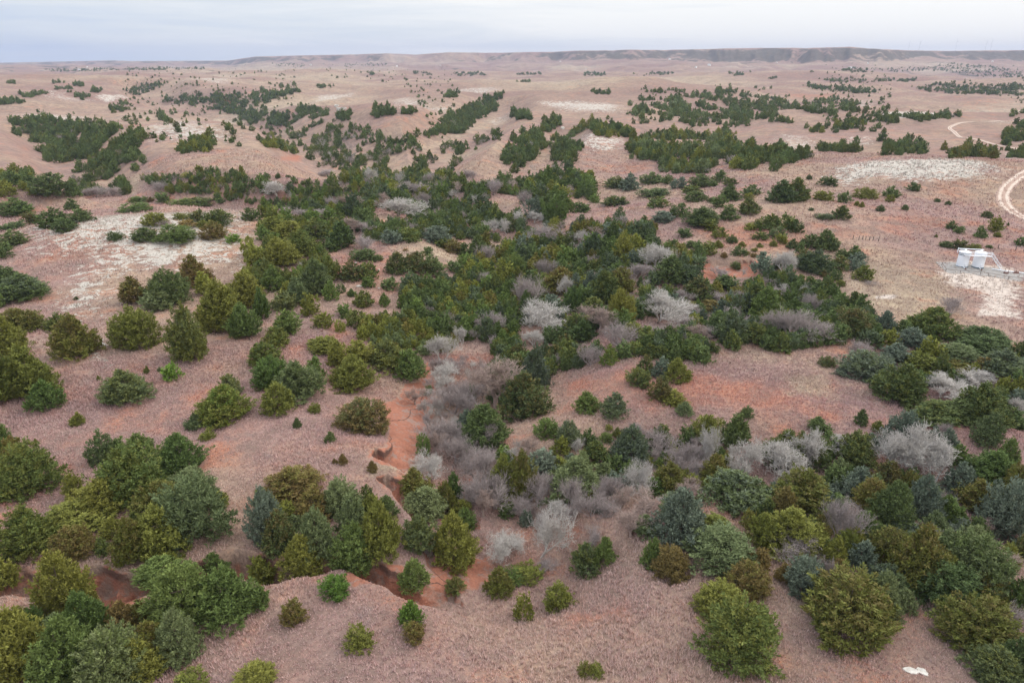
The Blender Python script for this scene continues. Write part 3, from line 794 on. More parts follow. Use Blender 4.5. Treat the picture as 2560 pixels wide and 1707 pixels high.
TILES[(0, 853)] = '''60 0 600 340 i og|310 60 560 420 i o|430 370 650 280 c gv|1180 280 610 410 i yo|1590 200 375 155 r v|1355 220 300 60 p o|1470 230 285 50 p y|905 310 360 50 p o|735 650 795 155 p o|2070 420 775 430 c ov|2120 300 520 180 i yo|1800 660 820 170 p y|1905 825 915 120 l o|970 840 1140 240 r yg|1110 880 1080 160 i g|1290 860 1120 260 c g|1660 870 1260 400 c g
1250 1000 1560 560 i go|950 1270 1650 400 i o|1450 1300 1650 400 i oz|1830 1280 1900 560 r y|1750 1160 1400 320 i y|310 950 1470 460 r go|160 880 1200 200 i oz|30 750 1060 190 i g|20 1070 1300 180 i y|10 1330 1500 130 i o|330 890 940 50 p o'''
TILES[(640, 853)] = '''90 0 250 250 i og|150 150 450 320 r gv|420 190 570 400 i yg|560 150 360 150 i g|205 390 690 275 c o|540 560 670 100 l o|380 700 805 65 c d|685 830 935 95 c d|900 140 475 360 c o|985 540 900 420 r zd|620 -50 120 280 i o|760 0 260 180 i o|960 -10 240 260 i o|1200 0 290 340 i oy|1420 80 380 260 i g|720 1070 1135 60 p z|800 1035 1140 75 c z|1070 1100 1210 85 c z
370 1150 1500 480 i zo|540 1380 1700 350 i zo|790 1280 1640 340 i y|1060 1420 1650 180 i o|1200 1430 1620 180 c d|1480 1180 1480 270 i oz|1530 1360 1680 380 i y|1740 1300 1600 200 c oz|1820 1220 1500 160 c g|1900 1450 1620 160 i o|2090 600 1000 430 c dg|1540 850 1080 110 s g|2280 950 1130 160 i g|2300 1060 1500 300 i o|1940 640 900 200 c b'''
TILES[(1280, 853)] = '''680 470 685 220 c g|940 480 720 225 c yb|1155 245 440 200 r do|1230 130 310 140 c dz|1370 150 350 170 c b|1505 170 400 210 c o|1355 330 570 210 r zd|1490 450 610 200 r o|1585 560 690 145 c y|2160 595 715 115 r d|310 710 925 215 r g|520 730 980 210 c yb|455 880 1060 165 c o|695 800 990 140 c d|890 765 820 65 l o|965 790 885 80 c od|860 835 940 110 r g|765 930 1150 230 c do|1090 790 1170 330 c bd|890 40 235 140 c go|1010 0 175 160 i d
130 310 760 420 i dz|200 50 480 250 i bd|1780 670 960 250 i o|1610 780 970 150 i d|2030 670 1000 260 i dg|90 1040 1500 250 i oz|290 1000 1210 260 r b|540 1030 1150 130 c b|560 1090 1500 420 i y|830 1110 1300 180 i y|1090 1100 1320 170 r dg|1450 1140 1450 320 i oz|1280 1250 1450 250 i g|1880 1060 1400 300 i oz|1980 1000 1100 100 i z|2060 1250 1650 560 i db|1530 1400 1700 330 i y|1490 900 960 60 p d|1340 1070 1180 100 i g'''
TILES[(1920, 853)] = '''540 135 240 140 l dz|880 100 420 440 r bd|1200 30 220 260 i b|1170 200 600 380 i do|1410 110 300 280 r o|1700 170 300 300 r oz|1740 30 200 300 r y|2000 -40 170 420 r d|2150 90 350 360 i yb|1990 140 300 160 i z|1500 560 790 400 i do|1760 540 800 420 i d|1950 380 800 420 i do|2250 620 850 260 i d|2300 420 640 180 r b|2010 670 1000 240 c yd|2010 1000 1340 400 i g|2180 900 1170 170 c g|850 630 780 110 c d
470 700 860 180 i d|800 820 1170 320 i do|1000 730 850 100 i o|300 1220 1650 500 i oz|100 1350 1700 250 i z|800 1180 1550 340 i b|1080 1110 1400 260 c zd|1120 1320 1750 320 c d|1380 1260 1700 320 c b|1740 1130 1450 300 c b|1640 1430 1750 300 i g|1900 1270 1600 340 i oz|2170 1310 1900 440 r b|1720 950 1170 170 c g|620 1160 1400 260 i dg'''
TILES[(0, 427)] = '''180 1260 1510 330 r oz|80 1340 1750 340 i o|560 1310 1480 230 r od|690 1340 1760 380 i oz|1260 1260 1660 370 r o|1730 1250 1780 320 i oy|200 960 1220 400 i gb|70 870 1090 240 i d|0 1090 1270 90 i g|1260 980 1240 260 i zo|1550 910 1250 360 r dg|1460 1090 1300 260 r y|1790 790 1080 240 c zo|1890 930 1150 170 i o|2030 1000 1500 420 i o|2240 920 1280 350 i o|2260 1220 1560 280 i g|2290 600 800 110 s o|2140 570 670 115 r v|1960 470 630 205 r zo|1340 520 655 205 r dg|1620 500 670 320 l g|1065 555 645 130 l d
1420 380 520 190 r o|1670 385 455 130 l o|1715 440 530 140 r z|1830 360 480 160 r dz|2020 350 520 230 r do|1870 450 530 100 r o|2300 340 470 140 r d|130 260 415 270 r g|300 370 500 160 r dz|500 350 530 260 r gd|590 430 570 200 r d|740 350 490 200 r d|665 260 380 110 c d|100 470 560 220 l d|130 550 690 220 r d|50 650 810 160 r d|1250 310 390 250 l g|1275 230 300 150 l g|1490 190 290 130 r d|1680 250 330 220 l g|1840 255 335 240 l go|310 135 220 110 r o|480 20 240 270 r d|270 40 150 140 r d|120 0 150 140 r d|60 100 240 140 r o|705 1150 1190 50 p d|885 425 460 40 p d|1385 240 290 70 p z'''
TILES[(640, 427)] = '''890 830 1030 220 r dz|1030 820 1010 160 r do|1030 960 1080 110 i g|1240 980 1105 150 r d|1300 750 960 210 c dz|1470 740 950 220 r dz|1600 780 960 230 r d|990 1100 1260 170 c od|1180 1120 1250 90 c g|620 1290 1450 160 r o|770 1360 1490 80 s o|780 1030 1130 70 s d|875 1080 1165 100 p g|810 1210 1350 130 r g|910 1270 1450 150 i oy|985 700 835 210 l d|1110 760 835 110 l d|1375 710 745 45 l z|1800 630 765 190 r zo|1720 620 720 130 r do|1580 690 780 100 r d|1880 755 800 45 l o|1230 540 685 180 r b|1670 500 690 260 r b|1810 830 940 150 r d|95 20 75 65 r d|205 20 68 50 r d|300 35 68 45 l d|355 55 120 60 r d|490 70 145 80 r do|565 80 138 45 r d|660 70 112 60 l d|430 90 132 35 r d|40 75 112 40 r d
40 700 820 130 i g|160 420 580 230 r o|330 460 640 260 r o|560 450 650 250 r do|770 470 730 260 i dg|700 630 740 150 r d|400 560 800 300 i og|240 620 900 320 i o|170 880 1120 200 i g|560 800 1150 300 i yg|690 780 1030 180 i og|690 1010 1200 120 c g|380 980 1250 200 i y|500 1120 1340 150 i o|270 1100 1300 220 i yo|300 1280 1520 230 i g|60 1080 1380 160 i g|190 1430 1640 220 i og'''
TILES[(1280, 427)] = '''1990 320 455 155 c d|2165 260 405 180 c do|1810 430 550 155 r od|1580 520 610 140 r d|1640 640 720 115 r d|1800 650 775 160 r od|1890 640 710 80 c o|1910 520 620 120 r od|2010 590 665 105 r do|2080 690 785 115 r d|2110 650 700 60 c o|1945 745 800 60 r z|2220 750 800 65 l z|2225 700 745 55 l o|2270 660 705 70 p o|2165 735 770 40 l o|2280 550 640 130 r do|2190 470 550 90 r o|2310 420 550 150 r do|1910 220 340 140 r d|2010 130 290 180 i d|2200 130 230 150 r d|2180 200 270 90 r o|2000 60 140 110 r do|1690 190 305 190 r d|1840 240 295 90 l d|1650 130 215 160 r do|1540 60 170 140 r b|1720 30 160 190 r d|1840 90 150 80 r g|1080 30 190 160 c b|960 60 170 230 r do|1270 20 130 220 r d|1430 40 130 110 r d
1910 0 105 120 c d|620 290 400 170 r d|1300 170 250 260 l d|1350 230 350 180 r do|940 230 340 200 r do|1740 330 520 290 i d|1540 300 430 150 r d|1380 370 480 200 r b|1210 410 500 70 c d|2050 830 910 80 r d|2290 750 960 160 c b|2140 1130 1350 180 c b|1450 780 1040 280 c d|1580 880 1060 240 r db|860 910 1230 280 i do|420 880 1150 260 i oz|1700 980 1200 260 i dz|1960 960 1100 220 i dg|2200 1040 1350 280 i do|650 1380 1600 240 c dg|400 1420 1600 220 r d|1120 1380 1560 220 i o|1900 1320 1560 280 i dg|2220 1390 1600 230 r do|1820 1190 1300 200 i z|740 1150 1300 200 i do'''
TILES[(1920, 427)] = '''545 45 150 135 r d|120 100 300 240 c d|250 80 290 220 c do|180 180 300 130 r db|505 175 280 150 l o|700 195 300 115 r d|890 150 265 195 l o|1120 140 250 125 c d|1115 210 290 70 r o|1325 105 190 105 r d|375 35 85 50 r d|815 275 325 45 r o|858 285 340 45 c o|1030 315 375 75 r d|1255 310 365 55 r d|1550 250 290 50 l d|1650 275 320 50 r d|670 325 450 150 c do|515 385 450 150 l db|397 335 368 45 l d|160 400 550 160 r do|255 450 575 105 r d|30 390 530 130 i do|90 510 620 130 r y|115 570 670 105 r o|225 620 720 95 c d|50 640 700 65 r o|380 580 720 150 r d|520 550 740 200 c d|580 640 740 100 r db|300 660 750 75 c d|330 720 900 200 r zd|440 730 950 300 r db|650 780 920 150 c dz|680 720 810 120 r d|790 690 810 120 c d|830 750 860 150 r b|800 800 930 120 r b|875 870 1015 165 c od|620 910 1010 120 r d|665 1000 1060 75 r o|510 910 980 80 i z|80 810 910 90 r d|150 770 880 65 c b
1680 460 540 85 r d|1755 500 580 90 r d|1940 510 620 95 c d|2080 425 570 120 r o|2100 560 610 60 r o|2005 370 440 85 r do|1640 645 710 105 r d|1755 625 720 125 r dz|1895 665 725 95 l o|2030 675 715 55 l d|2330 600 695 100 r d|1540 580 615 35 p o|2200 470 510 30 p d|1500 1260 1568 400 c go|1960 1440 1640 380 r d|1060 1300 1520 200 c b|1230 1370 1520 150 c d|780 1250 1560 340 i dz|1310 1450 1650 270 r b|1110 1450 1620 150 r o'''
BARE = {}
BARE[(640, 1280)] = '2250 190 500 420 w|1560 330 400 150 k'
BARE[(1280, 1280)] = '250 -60 480 480 w|1090 0 260 300 t|750 150 330 220 k|330 430 560 200 k'
BARE[(1920, 1280)] = '520 410 720 200 k|2260 880 1200 280 k|230 200 460 420 k|660 -120 330 320 k|600 270 420 240 k'
BARE[(640, 853)] = '1760 170 420 320 w|2200 80 680 500 t|1820 420 720 420 k|1720 700 1020 420 k|1640 1000 1320 400 w|2050 950 1350 340 k|2180 1180 1580 380 k|1460 420 600 200 t|1950 330 640 360 k|1850 820 1150 320 k|2000 1250 1520 280 k|2150 700 960 220 k|2090 1360 1640 240 t'
BARE[(1280, 853)] = '1350 820 1060 320 k|1580 920 1220 320 k|1780 780 1240 260 w|1200 1050 1480 340 w|2180 880 1270 420 w|250 1200 1540 280 k|550 1240 1570 240 k|850 1220 1580 300 k|1230 1420 1640 340 t|1650 1050 1300 260 k|100 1400 1640 260 k|440 1430 1660 260 w|1000 1350 1600 240 t|1680 1180 1340 200 k|720 1400 1640 260 k'
BARE[(1920, 853)] = '1560 270 560 500 w|1960 260 470 360 w|2260 490 680 200 w|1200 200 380 120 k|130 870 1290 420 w|430 840 1260 440 w|1030 780 1220 460 w|1300 690 1200 520 w|1500 880 1340 380 w|840 -20 140 200 k|680 840 1020 260 w|700 1460 1640 260 k'
BARE[(0, 427)] = '1520 440 540 150 k|1380 1020 1150 130 k|880 130 250 200 k|1480 80 200 160 k|1010 140 240 200 k'
BARE[(640, 427)] = '1290 220 440 520 w|990 590 740 300 k|1470 90 260 350 k|300 320 440 200 k|440 330 460 240 k|560 340 460 220 k|900 420 580 180 t|1000 460 590 200 k|700 220 370 160 k|1240 120 220 150 k|2180 420 560 180 w|2310 420 600 160 w|1960 430 500 120 w|2200 1280 1500 260 k|2060 1340 1500 200 k|1860 80 230 130 t|2180 60 230 260 k|650 10 55 200 k|200 70 240 240 w'
BARE[(1280, 427)] = '1300 620 930 340 w|1130 840 1020 320 k|300 1160 1500 570 w|1340 1050 1430 560 w|810 1220 1510 350 t|320 480 690 320 k|200 350 490 240 w|640 520 660 200 w|460 450 560 130 t|1880 1090 1210 240 k|2040 1240 1460 280 k|1580 1330 1500 280 k|2110 870 1010 110 w|760 760 880 160 k|1900 880 1000 240 k|430 240 340 110 k|810 560 660 120 w|1790 350 450 150 k|200 1440 1620 220 w|1330 1400 1560 180 k|2320 1080 1200 150 k'
BARE[(1920, 427)] = '170 1230 1580 400 k|420 1360 1600 350 k|1660 1130 1340 220 k|60 1040 1180 200 k|560 1290 1440 200 k|950 1010 1060 150 k|660 670 705 90 k'

def unpack(d, s=3.672):
    for (x0, y0), txt in d.items():
        for it in txt.replace('\n', '|').split('|'):
            if it.strip():
                f = it.split(); yield x0 + float(f[0]) / s, y0 + float(f[1]) / s, y0 + float(f[2]) / s, float(f[3]) / s, f[4:]
trees = []     # dict(u, v, pos, R, H, shape, code, px)
def place(items, kind):
    u = np.array([i[0] for i in items]); top = np.array([i[1] for i in items]); bot = np.array([i[2] for i in items]); w = np.array([i[3] for i in items])
    dep = PITCH + np.arctan((bot - H0 / 2) / FPX)
    vb = bot - .5 * w * np.sin(dep) * (.85 if kind == 'cedar' else .45)
    P, ok = cast(u, vb)
    _, _, f = project(P)
    mpp = f / FPX
    kk = 1.12 if kind == 'cedar' else 1.04
    R = .5 * w * mpp * kk; H = (vb - top) * mpp / np.cos(dep) * .95 * (1.06 if kind == 'cedar' else 1)
    H = np.maximum(H, R * (.55 if kind == 'cedar' else .6)); H = np.minimum(H, 10)
    for i in range(len(items)):
        if ok[i]:
            if kind == 'cedar': R[i] *= dict(c=1.10, i=1.14, r=1.05).get(items[i][4][0], 1.0)
            trees.append(dict(u=u[i], v=vb[i], pos=P[i], R=R[i], H=H[i], meta=items[i][4], kind=kind, px=max(H[i] * math.cos(dep[i]), 2 * R[i]) / mpp[i], hand=True, w=w[i]))
place(list(unpack(TILES)), 'cedar')
place(list(unpack(BARE)), 'bare')

# woods: outlines in photo pixels, spacing factor, share of bare trees, foliage codes, height range
WOODS = [
    ([(655, 545), (710, 545), (870, 560), (880, 620), (815, 625), (840, 690), (820, 740), (700, 740), (620, 720), (600, 690), (650, 640)], 1.0, .04, 'o og g do oy', (4.5, 7)),
    ([(1010, 713), (1021, 691), (1103, 661), (1157, 667), (1171, 642), (1280, 601), (1290, 870), (1190, 858), (1110, 848), (1060, 815), (1015, 790), (1005, 732)], .8, .06, 'do o dg g oz db d', (5, 8)),
    ([(890, 800), (960, 772), (1030, 775), (1110, 815), (1170, 862), (1080, 888), (960, 878), (900, 850)], .85, .03, 'o oz y og o', (4, 6.5)),
    ([(1280, 536), (1390, 525), (1432, 558), (1492, 530), (1552, 533), (1593, 590), (1601, 558), (1683, 563), (1716, 618), (1757, 653), (1770, 700), (1850, 672), (1920, 700), (1920, 795), (1825, 854), (1280, 854)], .78, .10, 'do o dg g oz db d b', (5, 8)),
    ([(840, 440), (870, 427), (1000, 420), (1280, 427), (1480, 430), (1490, 505), (1400, 520), (1290, 515), (1215, 520), (1160, 520), (1060, 530), (880, 545), (820, 545), (700, 530), (650, 520), (640, 465), (760, 475)], .85, .18, 'do d dg o g db', (5, 8)),
    ([(880, 545), (1060, 530), (1280, 510), (1280, 610), (1180, 600), (1060, 590), (1000, 610), (890, 600)], .85, .12, 'do d dg db', (4.5, 7)),
    ([(1240, 854), (1500, 854), (1500, 920), (1400, 930), (1370, 930), (1360, 990), (1290, 1060), (1230, 1000)], .8, .1, 'do d dz db', (5, 8)),
    ([(1540, 840), (1830, 840), (1840, 870), (1740, 910), (1600, 900), (1560, 890)], .8, .12, 'do d dg db', (5, 7.5)),
    ([(1920, 680), (1990, 678), (2005, 700), (2070, 695), (2100, 740), (2120, 770), (2180, 800), (2200, 860), (2000, 870), (1850, 880), (1850, 770)], .8, .12, 'do d dg db', (5, 7.5)),
    ([(1780, 1270), (2000, 1190), (2300, 1190), (2450, 1220), (2560, 1260), (2560, 1400), (2500, 1370), (2480, 1300), (2350, 1300), (2200, 1330), (2100, 1370), (1920, 1400), (1880, 1330)], .85, .08, 'do d oz b y', (4.5, 7)),
    ([(1250, 1120), (1500, 1130), (1560, 1200), (1540, 1290), (1380, 1330), (1260, 1300)], .8, .5, 'y b d o', (4, 6)),
    ([(1560, 1100), (1780, 1100), (1810, 1200), (1700, 1290), (1610, 1250)], .8, .5, 'do o d', (3.5, 6)),
    ([(1100, 900), (1230, 930), (1250, 1050), (1200, 1200), (1080, 1150), (1060, 1000)], .9, .9, 'd do', (4, 6.5)),
    ([(1780, 1180), (2380, 1120), (2450, 1250), (2300, 1310), (1950, 1300), (1800, 1290)], .72, .12, 'do d b o y', (4.5, 6.5)),
    ([(1930, 1340), (2200, 1310), (2500, 1340), (2560, 1480), (2470, 1540), (2280, 1500), (2120, 1440)], .72, .03, 'd do o y', (4.5, 6.5)),
    ([(150, 1250), (330, 1180), (560, 1260), (520, 1400), (350, 1430), (130, 1400)], 1.1, .03, 'o g do y', (4, 6)),
    ([(640, 1230), (900, 1240), (980, 1300), (960, 1400), (800, 1430), (680, 1410)], 1.0, .03, 'o g do y d', (4, 6)),
    ([(2190, 890), (2300, 880), (2560, 900), (2560, 1060), (2430, 1060), (2280, 1000)], .8, .08, 'do d o b', (4.5, 7)),
    ([(2000, 1130), (2380, 1090), (2400, 1160), (2000, 1230)], .85, .2, 'd do b', (4.5, 6.5)),
    ([(0, 1570), (150, 1570), (380, 1620), (420, 1720), (0, 1720)], .85, .02, 'o g og', (4, 6)),
    ([(27, 295), (120, 290), (270, 305), (330, 325), (365, 350), (360, 390), (330, 430), (150, 412), (108, 380), (68, 345), (27, 320)], .72, .06, 'd do d dg', (5, 8)),
    ([(180, 430), (320, 430), (320, 490), (180, 492)], .85, .2, 'd do dg', (5, 8)), ([(355, 440), (600, 430), (640, 460), (640, 515), (560, 510), (390, 475)], .9, .2, 'd do dg o', (4.5, 7)),
    ([(0, 430), (80, 430), (60, 490), (0, 500)], 1.0, .05, 'd do o', (4, 6)),
    ([(400, 330), (520, 340), (550, 360), (500, 390), (420, 380)], 1.0, .02, 'd do o', (3.5, 6)), ([(640, 320), (700, 345), (765, 375), (740, 390), (650, 365)], .85, .05, 'do d o', (4.5, 7)),
    ([(560, 300), (700, 318), (760, 330), (860, 305), (1000, 340), (1150, 340), (1240, 320), (1260, 340), (1200, 370), (1130, 420), (860, 430), (790, 420), (770, 375), (640, 330)], .85, .5, 'd do dg', (5, 9)),
    ([(350, 250), (460, 262), (560, 285), (650, 312), (760, 330), (860, 300), (870, 285), (760, 265), (700, 290), (640, 272), (560, 268), (440, 252)], .72, .06, 'd d db', (5, 8)),
    ([(310, 225), (400, 205), (412, 213), (365, 232), (395, 245), (500, 240), (580, 235), (640, 232), (700, 215), (860, 212), (740, 232), (690, 250), (640, 268), (560, 268), (440, 252), (330, 240)], .72, .06, 'd d db', (5, 8)),
    ([(1040, 345), (1100, 310), (1120, 280), (1180, 262), (1220, 250), (1260, 262), (1210, 295), (1150, 335)], .62, .02, 'd do d', (5, 8)),
    ([(840, 290), (880, 270), (880, 300), (850, 310)], .8, 0, 'd', (6, 9)), ([(930, 275), (985, 270), (985, 290), (935, 295)], .8, 0, 'd', (6, 9)), ([(1000, 270), (1045, 270), (1040, 290), (1005, 290)], .9, 0, 'd', (6, 9)),
    ([(1115, 230), (1150, 235), (1150, 255), (1120, 250)], .8, 0, 'd', (6, 9)), ([(1210, 235), (1260, 228), (1250, 252), (1215, 255)], .8, 0, 'd', (6, 9)), ([(1280, 278), (1330, 280), (1325, 300), (1285, 305)], .8, 0, 'd', (6, 9)),
    ([(1355, 300), (1390, 288), (1410, 312), (1380, 332), (1350, 330)], .7, 0, 'd do', (6, 9)), ([(1390, 345), (1430, 340), (1455, 350), (1450, 380), (1420, 410), (1375, 405), (1385, 370)], .75, .05, 'd do', (5, 8)),
    ([(1280, 340), (1350, 330), (1380, 360), (1330, 400), (1290, 420), (1250, 400)], .85, .1, 'd do', (5, 8)),
    ([(1420, 325), (1480, 300), (1520, 300), (1590, 320), (1600, 345), (1520, 345), (1430, 335)], .85, .02, 'do o d', (4.5, 7)),
    ([(1560, 285), (1600, 255), (1680, 235), (1800, 222), (1900, 226), (1960, 243), (2120, 247), (2160, 258), (2150, 285), (2000, 305), (1850, 318), (1780, 310), (1700, 320), (1640, 300), (1590, 310)], .72, .03, 'd do y d', (3.5, 7)),
    ([(1610, 335), (1700, 325), (1820, 320), (1830, 345), (1860, 370), (1850, 400), (1790, 410), (1650, 400), (1580, 395), (1560, 360)], .72, .03, 'do d y o', (3.5, 7.5)),
    ([(1640, 395), (1740, 400), (1800, 410), (1760, 435), (1650, 430)], .72, .03, 'o do y d', (4, 7)), ([(1830, 375), (1900, 370), (1920, 400), (1880, 430), (1830, 425)], .9, .03, 'o do d', (4, 7)),
    ([(1920, 372), (2020, 370), (2035, 400), (1930, 425)], .9, .08, 'd do', (4.5, 7)), ([(2040, 362), (2160, 362), (2150, 390), (2050, 390)], .85, 0, 'd do', (4.5, 7)), ([(2200, 352), (2310, 350), (2310, 385), (2210, 388)], .85, 0, 'd do', (4.5, 7)),
    ([(2362, 378), (2440, 365), (2500, 372), (2480, 395), (2370, 398)], .8, 0, 'do oz', (4.5, 7)), ([(2500, 330), (2560, 320), (2560, 368), (2510, 362)], .75, 0, 'd do', (5, 8)), ([(2500, 375), (2560, 375), (2560, 395), (2520, 395)], .9, 0, 'd do', (4, 6)),
    ([(2000, 302), (2060, 300), (2180, 300), (2170, 318), (2060, 335), (2010, 325)], .8, 0, 'do o d', (4.5, 7)), ([(2190, 282), (2260, 285), (2410, 285), (2410, 296), (2240, 308), (2190, 305)], .8, .1, 'd do', (4.5, 7)),
    ([(2000, 212), (2190, 225), (2190, 235), (2150, 235), (2010, 222)], .8, 0, 'd', (5, 8)), ([(2250, 225), (2350, 207), (2560, 212), (2560, 243), (2440, 240), (2330, 232)], .9, 0, 'd do', (5, 8)), ([(2240, 200), (2290, 198), (2290, 206), (2240, 206)], .9, 0, 'd', (5, 8)),
    ([(1480, 230), (1530, 230), (1520, 238), (1490, 237)], 1.0, 0, 'd', (5, 7)), ([(1600, 222), (1700, 228), (1690, 236), (1610, 232)], 1.0, 0, 'd do', (5, 7)), ([(1570, 250), (1640, 245), (1630, 258), (1580, 260)], .9, 0, 'd', (5, 7)),
    ([(50, 237), (130, 232), (130, 245), (60, 245)], .8, 0, 'd', (6, 8)), ([(140, 220), (180, 218), (180, 234), (145, 233)], .8, 0, 'd', (6, 8)), ([(185, 235), (240, 240), (240, 252), (190, 252)], .8, 0, 'd', (6, 8)), ([(180, 210), (212, 208), (210, 218), (185, 218)], .8, 0, 'd', (6, 8)),
    ([(0, 255), (40, 250), (70, 258), (0, 264)], .8, 0, 'd', (6, 8)), ([(225, 225), (260, 225), (255, 234), (225, 233)], .9, .1, 'd', (6, 8)), ([(270, 258), (320, 258), (320, 275), (275, 288)], .95, .2, 'd do', (5, 8)), ([(395, 285), (440, 283), (440, 305), (400, 306)], .75, 0, 'd', (6, 9)),
    ([(130, 203), (170, 203), (165, 213), (130, 212)], .9, .1, 'd', (5, 7)), ([(15, 205), (40, 203), (40, 212), (18, 212)], .9, 0, 'd', (5, 7)),
    ([(910, 182), (935, 182), (935, 190), (910, 190)], .9, 0, 'd', (6, 9)), ([(1030, 180), (1080, 181), (1080, 190), (1030, 192)], 1.0, .1, 'd', (6, 9)), ([(1135, 182), (1200, 180), (1220, 190), (1140, 192)], 1.0, 0, 'd', (6, 9)),
    ([(1460, 182), (1510, 181), (1510, 191), (1460, 191)], .9, 0, 'd', (7, 9)), ([(1285, 184), (1355, 182), (1355, 188), (1290, 189)], 1.0, 0, 'd', (6, 9)), ([(1585, 185), (1680, 180), (1690, 185), (1600, 195)], 1.0, 0, 'd', (6, 9)),
    ([(1290, 204), (1325, 203), (1325, 207), (1290, 207)], 1.0, 0, 'd', (4, 6)), ([(1820, 182), (1880, 180), (1880, 190), (1825, 190)], 1.0, 0, 'd', (6, 9)), ([(2020, 180), (2035, 180), (2035, 190), (2020, 190)], 1.0, 0, 'd', (6, 8)),
    ([(2050, 198), (2120, 198), (2120, 206), (2050, 206)], 1.1, 0, 'd', (5, 7)), ([(2140, 200), (2240, 196), (2240, 207), (2140, 208)], 1.1, .3, 'd', (5, 8)), ([(1920, 195), (1945, 192), (1940, 198), (1920, 199)], 1.1, 0, 'd', (5, 7)),
    ([(300, 172), (520, 168), (510, 174), (310, 178)], 1.5, 0, 'd', (6, 9)), ([(110, 172), (280, 170), (300, 178), (120, 182)], 1.6, 0, 'd', (6, 9)), ([(2350, 158), (2480, 165), (2560, 180), (2560, 196), (2450, 192), (2300, 172)], 1.7, 0, 'd', (6, 9)),
    ([(2100, 172), (2350, 168), (2400, 180), (2100, 182)], 1.9, 0, 'd', (6, 9)), ([(680, 160), (760, 158), (760, 168), (690, 168)], 1.6, 0, 'd', (6, 9)), ([(860, 160), (980, 156), (960, 166), (860, 170)], 1.8, 0, 'd', (6, 9)),
]
def scatter():
    cell = {}
    _, _, hf = project(np.array([t['pos'] for t in trees]))
    HB = np.array([(t['u'], t['v'] - t['H'] * FPX / f_ * .95, t['w'] * (.95 if t['kind'] == 'bare' else .8), t['v'], f_ + 2) for t, f_ in zip(trees, hf) if t['w'] > 22 and not (t['kind'] == 'bare' and t['meta'][0] == 'k')])
    # open clearings and the red scar: no scattered crown may stand in front of them
    NG = [(1820, 645, 140, 690), (1070, 610, 180, 662), (900, 645, 140, 715), (965, 725, 70, 770), (1580, 705, 60, 726), (1440, 752, 40, 772), (1560, 442, 120, 468), (1370, 520, 110, 536), (1500, 522, 90, 540), (1700, 560, 120, 590)]
    HB = np.concatenate([HB, np.array([(c_, t_, w_, b_, 1e9) for c_, t_, w_, b_ in NG], float)])
    def key(p): return int(p[0] // 8), int(p[1] // 8)
    def near_ok(p, r, k):
        kx, ky = key(p)
        for i in (-1, 0, 1):
            for j in (-1, 0, 1):
                for q, rq in cell.get((kx + i, ky + j), ()):
                    if (q[0] - p[0]) ** 2 + (q[1] - p[1]) ** 2 < (k * (r + rq)) ** 2: return False
        return True
    for tr in trees:
        cell.setdefault(key(tr['pos']), []).append((tr['pos'], tr['R'] * (1.0 if tr['kind'] == 'cedar' else .5)))
    for P, k, bare, codes, hr in WOODS:
        Pa = np.array(P, float); lo = Pa.min(0); hi = Pa.max(0)
        # crude area based try count
        n = int(min(9000, 100 + (hi[0] - lo[0]) * (hi[1] - lo[1]) * .22))
        ex = (hi - lo) * (.0 if (lo[1] + hi[1]) / 2 > 440 else .16)
        u = rng.uniform(lo[0] - ex[0], hi[0] + ex[0], n); v = rng.uniform(lo[1] - ex[1], hi[1] + ex[1], n)
        Ps = [(a_, b_ * 2.5) for a_, b_ in P]
        sd_ = sdf(u, v * 2.5, Ps); Lh = max(3.0, float(np.percentile(sd_, 97)) * .55)
        near_w = (lo[1] + hi[1]) / 2 > 440
        pr_ = sstep((sd_ / Lh + (.25 if near_w else .75)) / (.5 if near_w else 1.7))
        nf_ = .7 * vnoise(u / 26, v * 2.5 / 26, 501) + .6 * vnoise(u / 8, v * 2.5 / 8, 502)
        m = (rng.random(n) < pr_) & (sd_ / Lh + nf_ * (.95 if near_w else 1.15) > (-.15 if near_w else .05)); u, v = u[m], v[m]
        if not len(u): continue
        Q, ok = cast(u, v)
        _, _, f = project(Q)
        codes_ = codes.split()
        for i in np.argsort(-f):
            if not ok[i] or f[i] > 7000: continue
            H = rng.uniform(hr[0] * .5, hr[1] * (1.05 if f[i] < 330 else .92)) * (1.0 if f[i] < 330 else .72 + .4 * rng.random()); R = H * (rng.uniform(.38, .66) if f[i] < 330 else rng.uniform(.38, .54))
            hp = H * FPX / f[i]
            if not in_poly(np.array([u[i]]), np.array([v[i] - .62 * hp]), P)[0] and rng.random() > (.6 if f[i] > 700 else .15): continue
            gap = vnoise(Q[i][0] / 15, Q[i][1] / 30, 777) + .5 * vnoise(Q[i][0] / 60, Q[i][1] / 90, 778)
            if gap < (-.75 if f[i] < 330 else -.40 if k < .75 else -.24): continue
            dv = (HB[:, 0] - HB[:, 2] * .5 < u[i]) & (u[i] < HB[:, 0] + HB[:, 2] * .5) & (v[i] - .6 * hp > HB[:, 1] - 4) & (v[i] - hp < HB[:, 3]) & (f[i] < HB[:, 4])
            if dv.any(): continue
            if f[i] > 1500: R *= 1.35
            if not near_ok(Q[i], R, k * (.78 if f[i] < 330 else .84)): continue
            b = rng.random() < bare
            cell.setdefault(key(Q[i]), []).append((Q[i], R))
            if b:
                meta = [str(rng.choice(['k', 'k', 'k', 'w', 't']))]
            else:
                meta = [str(rng.choice(list('crri'))), str(rng.choice(codes_))]
            trees.append(dict(u=u[i], v=v[i], pos=Q[i], R=R, H=H, meta=meta, kind='bare' if b else 'cedar', px=max(H, 2 * R) * FPX / f[i], hand=False, w=2 * R * FPX / f[i]))
    # single trees dotted over the far ranges
    n = 2600
    u = rng.uniform(-60, 2620, n); v = 160 + 210 * rng.beta(1.3, 1.7, n)
    Q, ok = cast(u, v); _, _, f = project(Q)
